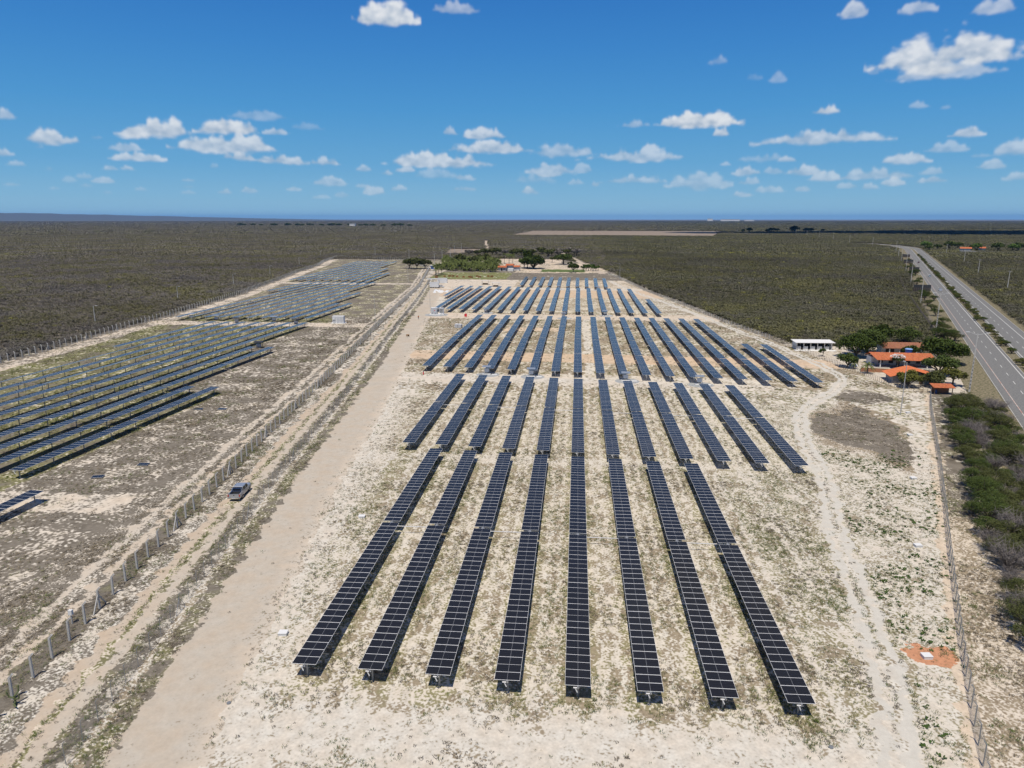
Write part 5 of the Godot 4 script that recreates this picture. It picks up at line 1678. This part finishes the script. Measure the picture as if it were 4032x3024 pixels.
	var lk := [[Vector2(-150.8, -285), 0], [Vector2(-138.4, -277.9), 1], [Vector2(-124.9, -283.5), 0], [Vector2(-112.8, -276.6), 1], [Vector2(-104.1, -222.7), 1], [Vector2(-164, -289), 0]]
	for k in lk.size():
		o = thing("inverter_kiosk", "left field inverter kiosk with a %s roof, %s of them" % ["pale flat" if lk[k][1] == 0 else "dark open", ordinal[k]], "inverter", Vector3(lk[k][0].x, 0, lk[k][0].y), 0.0, "inverter kiosks of the left field")
		for s in [-1.1, 1.1]:
			for t in [-0.6, 0.6]:
				boxpart(o, "post", Vector3(s, 1.0, t), Vector3(0.08, 2.0, 0.08), "frame_black" if lk[k][1] else "galvanised_steel")
		boxpart(o, "roof", Vector3(0, 2.05, 0), Vector3(3.0, 0.07, 2.0), "tin_roof" if lk[k][1] == 0 else "frame_black", Basis(Vector3.RIGHT, 0.08))
		boxpart(o, "inverter", Vector3(0, 0.95, 0), Vector3(1.5, 0.9, 0.5), "site_white" if lk[k][1] == 0 else "cabinet_grey")
		boxpart(o, "base", Vector3(0, 0.25, 0), Vector3(1.2, 0.5, 0.4), "cabinet_dark")
	# white cabin in the left field
	o = thing("site_cabin", "white equipment cabin on a slab in the left field", "cabin", Vector3(-96.5, 0, -281.0), deg_to_rad(3))
	boxpart(o, "slab", Vector3(0, 0.1, 0), Vector3(5.8, 0.2, 3.4), "slab")
	boxpart(o, "body", Vector3(0, 1.5, 0), Vector3(4.5, 2.6, 2.3), "site_white")
	boxpart(o, "roof", Vector3(0, 2.86, 0), Vector3(4.7, 0.12, 2.5), "slab")
	for s in [-1.4, 0.1, 1.4]:
		var d := boxpart(o, "door", Vector3(s, 1.3, 1.17), Vector3(1.15, 2.0, 0.05), "cabinet_grey")
		boxpart(d, "handle", Vector3(s + 0.42, 1.3, 1.21), Vector3(0.06, 0.2, 0.04), "frame_black")
	boxpart(o, "air_conditioner", Vector3(-1.7, 1.9, 1.3), Vector3(0.9, 0.6, 0.35), "site_white")
	o = thing("wooden_pallet_stack", "brown wooden frame standing right of the white left cabin", "pallet", Vector3(-91.9, 0, -280.4))
	for s in [-0.7, 0.7]:
		boxpart(o, "leg", Vector3(s, 0.4, 0), Vector3(0.1, 0.8, 0.8), "timber")
	boxpart(o, "board", Vector3(0, 0.84, 0), Vector3(1.7, 0.08, 0.9), "timber")
	# site compound: two white containers, an open shelter and a white box on wheels
	o = thing("container", "white site container on dark blocks beside the parked white car", "container", Vector3(-87.4, 0, -435.0), deg_to_rad(3))
	boxpart(o, "body", Vector3(0, 2.0, 0), Vector3(5.6, 2.8, 2.5), "site_white")
	boxpart(o, "roof", Vector3(0, 3.44, 0), Vector3(5.8, 0.1, 2.7), "slab")
	for s in [-2.3, -0.8, 0.8, 2.3]:
		boxpart(o, "block", Vector3(s, 0.3, 0), Vector3(0.6, 0.6, 2.2), "frame_black")
	boxpart(o, "door", Vector3(2.83, 1.9, 0), Vector3(0.05, 2.2, 1.0), "cabinet_grey")
	o = thing("container", "second white site container, farther back and to the right", "container", Vector3(-89.0, 0, -470), deg_to_rad(2))
	boxpart(o, "body", Vector3(0, 1.5, 0), Vector3(6.4, 3.0, 2.6), "site_white")
	boxpart(o, "roof", Vector3(0, 3.06, 0), Vector3(6.6, 0.1, 2.8), "slab")
	boxpart(o, "door", Vector3(-2.0, 1.2, 1.33), Vector3(1.0, 2.1, 0.05), "cabinet_grey")
	o = thing("shelter", "open shelter with a white roof behind the first container", "shelter", Vector3(-94.8, 0, -464))
	for s in [-2.6, 2.6]:
		for t in [-1.6, 1.6]:
			boxpart(o, "post", Vector3(s, 1.5, t), Vector3(0.12, 3.0, 0.12), "frame_black")
	boxpart(o, "roof", Vector3(0, 3.1, 0), Vector3(7.0, 0.12, 4.4), "site_white", Basis(Vector3(0, 0, 1), 0.03))
	boxpart(o, "bench", Vector3(0, 0.5, -0.8), Vector3(4.0, 0.1, 0.6), "timber")
	for s in [-1.8, 1.8]:
		boxpart(o, "bench_leg", Vector3(s, 0.23, -0.8), Vector3(0.1, 0.45, 0.5), "timber")
	var cp := [[Vector2(-58.8, -459.8), "white-roofed open canopy, farther left of the two near the last block", 4.6], [Vector2(-50.5, -446.0), "white-roofed open canopy, nearer right of the two near the last block", 4.4]]
	for q in cp:
		o = thing("canopy", q[1], "canopy", Vector3(q[0].x, 0, q[0].y), 0.0, "canopies near the last block")
		var w: float = q[2]
		for s in [-w / 2, w / 2]:
			for t in [-1.2, 1.2]:
				boxpart(o, "post", Vector3(s * 0.9, 1.25, t), Vector3(0.1, 2.5, 0.1), "galvanised_steel")
		boxpart(o, "roof", Vector3(0, 2.6, 0), Vector3(w + 0.8, 0.1, 3.4), "site_white", Basis(Vector3.RIGHT, -0.06))
		boxpart(o, "counter", Vector3(0, 0.5, 0), Vector3(w * 0.7, 1.0, 0.6), "timber")
	var r := RandomNumberGenerator.new()
	r.seed = 77
	for k in 9:
		var p := Vector2(-80 + r.randf_range(-5, 5), -413 + r.randf_range(-6, 6))
		var s := r.randf_range(0.6, 1.3)
		var g := MB.new()
		g.hexa(Vector3(0, 0.35 * s, 0), Vector3(1.9 * s, 0, 1.3 * s), Vector3(0.9 * s, 0, 0.5 * s), 0.7 * s)
		g.hexa(Vector3(0.7 * s, 0.22 * s, 0.3), Vector3(1.1 * s, 0, 1.1 * s), Vector3(0.3 * s, 0, 0.4 * s), 0.44 * s, Basis(Vector3.UP, 0.7))
		o = thing("big_bag", "slumped white bulk bag in the heap by the chain-link fence", "bag", Vector3(p.x, 0, p.y), r.randf() * TAU, "white bulk bags")
		part(o, "bag", g.mesh(mats["site_white"]))
	# wooden crates in the paddock
	for k in 13:
		o = thing("wooden_crate", "brown wooden crate lying in the grassy paddock before the grove", "crate", Vector3(lerpf(-103, -62, k / 12.0) + r.randf_range(-1.5, 1.5), 0, -514 + r.randf_range(-9, 6)), r.randf() * TAU, "crates in the paddock")
		for s in [-0.6, 0.6]:
			boxpart(o, "side", Vector3(s * 1.3, 0.6, 0), Vector3(0.1, 1.2, 1.5), "crate_wood")
			boxpart(o, "end", Vector3(0, 0.6, s * 1.2), Vector3(1.46, 1.1, 0.1), "crate_wood")
	# boxes, sign, extinguisher
	for q in [[Vector2(-46.3, -272.6), "left of the two grey equipment boxes left of the third block"], [Vector2(-44.9, -272.4), "right of the two grey equipment boxes left of the third block"]]:
		o = thing("equipment_box", q[1], "box", Vector3(q[0].x, 0, q[0].y), -0.15)
		boxpart(o, "body", Vector3(0, 0.75, 0), Vector3(1.25, 1.3, 1.6), "cabinet_grey")
		boxpart(o, "lid", Vector3(0, 1.45, 0), Vector3(1.32, 0.1, 1.68), "site_white")
		boxpart(o, "foot", Vector3(0, 0.05, 0), Vector3(1.1, 0.1, 1.4), "frame_black")
	o = thing("red_sign", "red sign board standing on the sand path near the third block", "sign", Vector3(-47.4, 0, -303.0))
	boxpart(o, "board", Vector3(0, 0.95, 0), Vector3(0.95, 1.35, 0.05), "sign_red")
	for s in [-0.3, 0.3]:
		boxpart(o, "leg", Vector3(s, 0.14, 0), Vector3(0.06, 0.28, 0.06), "frame_black")
	for q in [[Vector2(-41.2, -186.8), "small red hydrant post on the sand left of the third block's near end"], [Vector2(-48.4, -306.0), "small purple-red post left of the red sign board"]]:
		o = thing("red_post", q[1], "post", Vector3(q[0].x, 0, q[0].y))
		var g := MB.new()
		g.tube(Vector3.ZERO, Vector3(0, 0.85, 0), 0.16, 0.16, 8)
		part(o, "post", g.mesh(mats["sign_red"]))
		g = MB.new()
		g.tube(Vector3(0, 0.85, 0), Vector3(0, 1.0, 0), 0.2, 0.08, 8)
		part(o, "cap", g.mesh(mats["frame_black"]))
	# pale concrete boxes set in the sand
	var sl := [[Vector2(-29.2, -62.7), "beside the first row's near end"], [Vector2(34.6, -64.5), "on the red soil patch near the right fence"], [Vector2(44.9, -89.5), "near the right fence, beyond the red soil patch"], [Vector2(73.0, -157.3), "at the foot of the tall lamp post near the houses"], [Vector2(55.6, -115.2), "in the weeds near the right fence, second farthest"], [Vector2(65.9, -140.1), "in the weeds near the right fence, farthest"], [Vector2(-29.8, -92.0), "left of the first row's middle"]]
	for q in sl:
		o = thing("manhole_box", "white concrete cable box %s" % q[1], "cable box", Vector3(q[0].x, 0, q[0].y), 0.1, "cable boxes in the sand")
		boxpart(o, "box", Vector3(0, 0.14, 0), Vector3(0.84, 0.28, 0.7), "slab")
		boxpart(o, "lid", Vector3(0, 0.305, 0), Vector3(0.9, 0.06, 0.76), "slab")
	# loose modules lying in the dry grass of the left field
	var lm := [[Vector2(-77.9, -103.9), 0.3, "nearest"], [Vector2(-74.0, -110.3), 0.1, "second nearest"], [Vector2(-83.6, -146.3), 0.2, "left of the far pair"], [Vector2(-78.3, -146.8), 0.0, "right of the far pair"]]
	for q in lm:
		o = thing("loose_module", "dark solar module stack lying in the dry grass, %s" % q[2], "solar module", Vector3(q[0].x, 0, q[0].y), q[1], "modules lying on the ground")
		part(o, "module", module_mesh, Vector3(0, 0.2, 0), Basis().scaled(Vector3(0.8, 1, 1.1)))
		boxpart(o, "pallet", Vector3(0, 0.08, 0), Vector3(1.7, 0.15, 1.1), "frame_black")
	# manhole rings near the first and last rows
	for q in [[Vector2(-29.7, -52.0), "dark round drain ring near the first row's near end"], [Vector2(21.2, -51.2), "dark round drain ring near the last row's near end"]]:
		o = thing("drain_ring", q[1], "drain", Vector3(q[0].x, 0, q[0].y))
		var g := MB.new()
		g.tube(Vector3.ZERO, Vector3(0, 0.1, 0), 0.2, 0.18, 12)
		part(o, "ring", g.mesh(mats["cabinet_dark"]))
	# box on the concrete post and cactus
	o = thing("camera_box", "small pale box on a post beside the near concrete fence", "box", Vector3(-52.1, 0, -62.6))
	boxpart(o, "post", Vector3(0, 0.55, 0), Vector3(0.1, 1.1, 0.1), "concrete")
	boxpart(o, "box", Vector3(0, 1.35, 0), Vector3(0.4, 0.55, 0.3), "slab")
	o = thing("cactus", "branching green cactus beside the nearest concrete fence post", "cactus", Vector3(-48.3, 0, -50.2))
	var cg := MB.new()
	cg.tube(Vector3.ZERO, Vector3(0.05, 0.9, 0), 0.09, 0.09, 7)
	for q in [[Vector3(0.05, 0.5, 0), Vector3(0.5, 0.7, 0.1), Vector3(0.6, 1.2, 0.1)], [Vector3(0.02, 0.6, 0), Vector3(-0.4, 0.8, 0.1), Vector3(-0.5, 1.3, 0.2)], [Vector3(0.05, 0.8, 0), Vector3(0.2, 1.1, -0.3), Vector3(0.25, 1.7, -0.35)], [Vector3(0.03, 0.3, 0), Vector3(0.3, 0.35, 0.5), Vector3(0.7, 0.3, 0.7)]]:
		cg.tube(q[0], q[1], 0.07, 0.08, 6)
		cg.tube(q[1], q[2], 0.08, 0.05, 6)
	part(o, "stem", cg.mesh(mat("cactus_green", Color(0.11, 0.135, 0.05), 0.8)))
	# small tractor implement left on the sand
	o = thing("hand_cart", "small orange hand cart left on the sandy road", "cart", Vector3(-60.6, 0, -250.5), 0.4)
	boxpart(o, "tray", Vector3(0, 0.5, 0), Vector3(1.1, 0.35, 0.7), "crate_wood")
	for s in [-0.4, 0.4]:
		var g := MB.new()
		g.tube(Vector3(0.25, 0.22, s - 0.05), Vector3(0.25, 0.22, s + 0.05), 0.22, 0.22, 10)
		part(o, "wheel", g.mesh(mats["tyre"]))
	boxpart(o, "leg", Vector3(-0.4, 0.17, 0), Vector3(0.06, 0.34, 0.5), "frame_black")
	# billboards seen from behind
	for q in [[Vector2(196.2, -425.5), 8.8, 3.8, "nearest large dark billboard backed by timber posts beside the highway"], [Vector2(264.4, -590.5), 7.2, 3.4, "second dark billboard from the camera beside the highway"], [Vector2(307.4, -699.6), 7.8, 3.4, "third dark billboard from the camera beside the highway"], [Vector2(352.8, -810), 7.2, 3.4, "farthest dark billboard beside the highway"]]:
		o = thing("billboard", q[3], "billboard", Vector3(q[0].x, 0, q[0].y), deg_to_rad(-14), "billboards beside the highway")
		var w: float = q[1]
		var h: float = q[2]
		var n := 9
		for k in n:
			boxpart(o, "panel", Vector3((k - (n - 1) / 2.0) * w / n, 1.3 + h / 2, 0), Vector3(w / n - 0.04, h, 0.08), "billboard_dark")
			boxpart(o, "post", Vector3((k - (n - 1) / 2.0) * w / n, 0.7 + h * 0.25, 0.16), Vector3(0.16, 1.4 + h * 0.5, 0.16), "timber")

# ------------------------------------------------------------------ person on the sandy road, one continuous body from a distance field
func capsule(p: Vector3, a: Vector3, b: Vector3, ra: float, rb: float) -> float:
	var ab := b - a
	var t := clampf((p - a).dot(ab) / ab.length_squared(), 0.0, 1.0)
	return p.distance_to(a + ab * t) - lerpf(ra, rb, t)

func build_person() -> void:
	var bones := [[Vector3(0, 0.98, 0), Vector3(0, 1.38, 0), 0.15, 0.17], [Vector3(-0.13, 1.40, 0), Vector3(0.13, 1.40, 0), 0.09, 0.09], [Vector3(0, 1.42, 0), Vector3(0, 1.55, 0.01), 0.06, 0.055], [Vector3(0, 1.62, 0.02), Vector3(0, 1.68, 0.0), 0.09, 0.095]]
	for s in [-1.0, 1.0]:
		bones.append([Vector3(s * 0.09, 0.95, 0), Vector3(s * 0.11, 0.5, 0.02), 0.095, 0.065])
		bones.append([Vector3(s * 0.11, 0.5, 0.02), Vector3(s * 0.12, 0.08, 0), 0.065, 0.045])
		bones.append([Vector3(s * 0.12, 0.05, -0.03), Vector3(s * 0.13, 0.04, 0.16), 0.045, 0.04])
		bones.append([Vector3(s * 0.2, 1.38, 0), Vector3(s * 0.25, 1.12, 0), 0.055, 0.045])
		bones.append([Vector3(s * 0.25, 1.12, 0), Vector3(s * 0.22, 0.88, 0.1), 0.045, 0.035])
		bones.append([Vector3(s * 0.22, 0.88, 0.1), Vector3(s * 0.21, 0.78, 0.12), 0.04, 0.03])
	var cell := 0.035
	var dims := Vector3i(20, 52, 14)
	var org := Vector3(-0.35, -0.02, -0.22)
	var field := PackedFloat32Array()
	field.resize(dims.x * dims.y * dims.z)
	var idx := func(x: int, y: int, z: int) -> int: return (z * dims.y + y) * dims.x + x
	for z in dims.z:
		for y in dims.y:
			for x in dims.x:
				var p := org + Vector3(x, y, z) * cell
				var d := 9.0
				for b in bones:
					var e := capsule(p, b[0], b[1], b[2], b[3])
					var h := maxf(0.03 - absf(d - e), 0.0) / 0.03
					d = minf(d, e) - h * h * 0.0075
				field[idx.call(x, y, z)] = d
	var vert := {}
	for z in dims.z - 1:
		for y in dims.y - 1:
			for x in dims.x - 1:
				var sum := Vector3.ZERO
				var n := 0
				for e in [[0, 1], [0, 2], [0, 4], [1, 3], [1, 5], [2, 3], [2, 6], [3, 7], [4, 5], [4, 6], [5, 7], [6, 7]]:
					var pa := Vector3i(x + (e[0] & 1), y + (e[0] >> 1 & 1), z + (e[0] >> 2))
					var pb := Vector3i(x + (e[1] & 1), y + (e[1] >> 1 & 1), z + (e[1] >> 2))
					var fa := field[idx.call(pa.x, pa.y, pa.z)]
					var fb := field[idx.call(pb.x, pb.y, pb.z)]
					if (fa < 0.0) != (fb < 0.0):
						sum += Vector3(pa).lerp(Vector3(pb), fa / (fa - fb))
						n += 1
				if n:
					vert[Vector3i(x, y, z)] = org + sum / n * cell
	var g := MB.new()
	var axes := [Vector3i(1, 0, 0), Vector3i(0, 1, 0), Vector3i(0, 0, 1)]
	for z in range(1, dims.z - 1):
		for y in range(1, dims.y - 1):
			for x in range(1, dims.x - 1):
				for k in 3:
					var q: Vector3i = Vector3i(x, y, z) + axes[k]
					var fa := field[idx.call(x, y, z)]
					var fb := field[idx.call(q.x, q.y, q.z)]
					if (fa < 0.0) == (fb < 0.0):
						continue
					var u: Vector3i = axes[(k + 1) % 3]
					var w: Vector3i = axes[(k + 2) % 3]
					var c := Vector3i(x, y, z)
					if not (vert.has(c) and vert.has(c - u) and vert.has(c - w) and vert.has(c - u - w)):
						continue
					var yy: float = vert[c].y
					g.col = Color(0.03, 0.035, 0.06) if yy < 0.98 and yy > 0.09 else Color(0.02, 0.02, 0.02) if yy <= 0.09 else Color(0.55, 0.17, 0.05) if yy < 1.5 and absf(vert[c].x) < 0.29 and yy > 0.92 else Color(0.16, 0.08, 0.05)
					if fa < 0.0:
						g.quad(vert[c - u - w], vert[c - w], vert[c], vert[c - u])
					else:
						g.quad(vert[c - u], vert[c], vert[c - w], vert[c - u - w])
	var o := thing("person", "person in an orange vest and dark trousers standing on the sandy road", "person", Vector3(-66.5, 0, -295.0), 0.3)
	part(o, "body", g.mesh(mat("clothing", Color(1, 1, 1), 0.9, 0.0, true)))
	var hm := MB.new()
	for k in 10:
		for j in 3:
			var a0 := TAU * k / 10
			var a1 := TAU * (k + 1) / 10
			var b0 := PI / 2 * j / 3
			var b1 := PI / 2 * (j + 1) / 3
			var s := func(a: float, b: float) -> Vector3: return Vector3(cos(a) * cos(b), sin(b), sin(a) * cos(b)) * 0.115 + Vector3(0, 1.67, 0)
			hm.quad(s.call(a1, b0), s.call(a0, b0), s.call(a0, b1), s.call(a1, b1))
	part(o, "helmet", hm.mesh(mat("helmet_white", Color(0.7, 0.7, 0.68), 0.5)))

# ------------------------------------------------------------------ ground, hills
func build_ground() -> void:
	NA = noise_bytes(0.16, 3, 3)
	NB = noise_bytes(0.018, 4, 7)
	NC = noise_bytes(0.05, 3, 11)
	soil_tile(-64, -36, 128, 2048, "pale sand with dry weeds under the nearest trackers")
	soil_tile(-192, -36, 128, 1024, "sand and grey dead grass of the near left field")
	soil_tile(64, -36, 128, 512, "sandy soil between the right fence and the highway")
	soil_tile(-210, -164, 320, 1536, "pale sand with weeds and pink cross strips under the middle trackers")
	soil_tile(-290, -484, 400, 1024, "sandy soil of the far field and the farm", true)
	var coarse := noise_mat("plain_soil", Color(0.13, 0.116, 0.084), Color(0.20, 0.178, 0.135), 0.014, 14)
	var g := MB.new()
	var cuts := [-46000.0, -12000.0, -4000.0, -1500.0, -700.0, -300.0, 0.0, 300.0, 700.0, 1500.0, 4000.0, 12000.0, 46000.0]
	for i in 12:
		for j in 12:
			var n0 := g.uv.size()
			g.quad(Vector3(cuts[i], -0.03, cuts[j + 1]), Vector3(cuts[i + 1], -0.03, cuts[j + 1]), Vector3(cuts[i + 1], -0.03, cuts[j]), Vector3(cuts[i], -0.03, cuts[j]), Vector3.UP)
			for k in range(n0, g.uv.size()):
				g.uv[k] = Vector2(g.v[k].x, g.v[k].z) / 260.0
	structure("ground", g.mesh(coarse), "dry grey-brown plain reaching to the horizon")
	# open fields and tracks on the plain, each a sheet just above it
	var pale := noise_mat("pale_field_soil", Color(0.24, 0.19, 0.14), Color(0.33, 0.27, 0.21), 0.01, 16)
	var sheets := [[pale_field, "pale bare field on the plain beyond the farm"], [clearing, "pale cleared patch behind the palm grove"], [left_field_far, "pale strip of open land on the far left plain"], [PackedVector2Array([Vector2(4200, -7400), Vector2(5600, -8200), Vector2(6400, -7900), Vector2(4800, -7100)]), "pale field far away on the right"]]
	for q in sheets:
		var f := MB.new()
		var pts: PackedVector2Array = q[0]
		var tri := Geometry2D.triangulate_polygon(pts)
		for k in range(0, tri.size(), 3):
			var a := Vector3(pts[tri[k]].x, 0.004, pts[tri[k]].y)
			var b := Vector3(pts[tri[k + 1]].x, 0.004, pts[tri[k + 1]].y)
			var c := Vector3(pts[tri[k + 2]].x, 0.004, pts[tri[k + 2]].y)
			f.tri(a, b, c, Vector3.UP)
		for k in f.uv.size():
			f.uv[k] = Vector2(f.v[k].x, f.v[k].z) / 90.0
		structure("field", f.mesh(pale), q[1])
	var sand := noise_mat("track_sand", Color(0.46, 0.37, 0.27), Color(0.58, 0.50, 0.40), 0.02, 18)
	for q in [[[Vector2(20, -560), Vector2(2, -720), Vector2(-14, -860), Vector2(-34, -1030)], 2.6, "sandy track running away along the scrub right of the farm"], [[Vector2(-128, -1020), Vector2(-136, -1120), Vector2(-160, -1250), Vector2(-178, -1410)], 3.0, "sandy track climbing away behind the clearing"], [[Vector2(560, -1420), Vector2(600, -1800), Vector2(640, -2300), Vector2(700, -3000), Vector2(900, -4300), Vector2(1150, -6000), Vector2(1900, -11000)], 7.0, "pale road continuing far across the plain"]]:
		var f := MB.new()
		var pts: Array = q[0]
		for k in pts.size() - 1:
			f.quad(Vector3(pts[k].x - q[1], 0.008, pts[k].y), Vector3(pts[k].x + q[1], 0.008, pts[k].y), Vector3(pts[k + 1].x + q[1], 0.008, pts[k + 1].y), Vector3(pts[k + 1].x - q[1], 0.008, pts[k + 1].y), Vector3.UP)
		for k in f.uv.size():
			f.uv[k] = Vector2(f.v[k].x, f.v[k].z) / 12.0
		structure("path", f.mesh(sand), q[2])
	# long low tableland far on the left
	var hg := MB.new()
	hg.col = Color(1, 1, 1)
	var prev := []
	for k in 61:
		var t := k / 60.0
		var az := deg_to_rad(lerpf(-62.0, -14.5, t))
		var d := 26000.0
		var h := (250.0 * pow(1.0 - smoothstep(0.28, 1.0, t), 0.9) + 6.0) * (1.0 + 0.03 * sin(k * 1.3) + 0.02 * sin(k * 3.1))
		var base := Vector3(sin(az) * (d - 2500.0), -1, -cos(az) * (d - 2500.0))
		var top := Vector3(sin(az) * d, h, -cos(az) * d)
		var rear := Vector3(sin(az) * (d + 6000.0), -1, -cos(az) * (d + 6000.0))
		if prev:
			hg.quad(prev[0], base, top, prev[1])
			hg.quad(prev[1], top, rear, prev[2])
		prev = [base, top, rear]
	structure("hills", hg.mesh(mat("far_hills", Color(0.09, 0.09, 0.06), 1.0)), "long low blue tableland on the left horizon")

# clouds overhead, outside the picture, whose shadows lie on the plain
func build_clouds() -> void:
	var white := mat("cloud_white", Color(0.85, 0.86, 0.88), 1.0)
	var r := RandomNumberGenerator.new()
	r.seed = 3
	for q in [[Vector3(1420, 900, -1930), 720.0, 230.0, "drifting cumulus whose shadow crosses the far plain right of the highway"], [Vector3(640, 950, -1900), 330.0, 110.0, "small cumulus whose shadow lies by the far bend of the highway"], [Vector3(2500, 1000, -2900), 900.0, 120.0, "long cumulus whose shadow crosses the plain at the far right"]]:
		var g := MB.new()
		for k in 46:
			var c := Vector3(r.randf_range(-1, 1) * q[1], r.randf_range(0, 40), r.randf_range(-1, 1) * q[2])
			c.z *= sqrt(maxf(0.05, 1.0 - (c.x / q[1]) ** 2))
			var s: float = r.randf_range(0.35, 0.8) * q[2]
			for i in 8:
				for j in 5:
					var p := []
					for e in [[i, j], [i + 1, j], [i + 1, j + 1], [i, j + 1]]:
						var a: float = TAU * e[0] / 8.0
						var b: float = PI * (e[1] / 5.0 - 0.5)
						p.append(c + Vector3(cos(a) * cos(b) * 1.3, sin(b) * 0.6, -sin(a) * cos(b)) * s)
					g.tri(p[0], p[1], p[2])
					g.tri(p[0], p[2], p[3])
		var o := structure("cloud", g.mesh(white), q[3])
		o.position = q[0]

# ------------------------------------------------------------------
func _ready() -> void:
	rng.seed = 2024
	var cam := Camera3D.new()
	cam.name = "camera"
	add_child(cam)
	cam.position = Vector3(0, 41.5, 0)
	cam.rotation = Vector3(deg_to_rad(-13.09), deg_to_rad(5.156), 0)
	cam.fov = 56.83
	cam.near = 0.5
	cam.far = 120000.0
	cam.current = true
	var we := WorldEnvironment.new()
	we.name = "world"
	var env := Environment.new()
	env.background_mode = Environment.BG_SKY
	var sky := Sky.new()
	var sm := PanoramaSkyMaterial.new()
	sm.panorama = ImageTexture.create_from_image(make_sky())
	sm.energy_multiplier = 1.0
	sky.sky_material = sm
	env.sky = sky
	env.tonemap_mode = Environment.TONE_MAPPER_LINEAR
	env.tonemap_exposure = 1.0
	env.sdfgi_enabled = true
	env.ssao_enabled = true
	env.ssil_enabled = true
	env.fog_enabled = true
	env.fog_density = 0.00002
	env.fog_light_color = Color(0.46, 0.72, 1.0)
	we.environment = env
	add_child(we)
	var sun := DirectionalLight3D.new()
	sun.name = "sun"
	add_child(sun)
	sun.light_energy = 1.55
	sun.light_color = Color(1.0, 0.965, 0.91)
	sun.light_angular_distance = 0.5
	sun.shadow_enabled = true
	sun.look_at_from_position(Vector3.ZERO, Vector3(0.05, -1.0, -0.41), Vector3(1, 0, 0))
	build_ground()
	build_clouds()
	build_trackers()
	build_poles()
	build_highway()
	build_fences()
	build_houses()
	build_vehicles()
	build_site()
	build_person()
	build_trees()
	plant_scrub()
	plant_weeds()
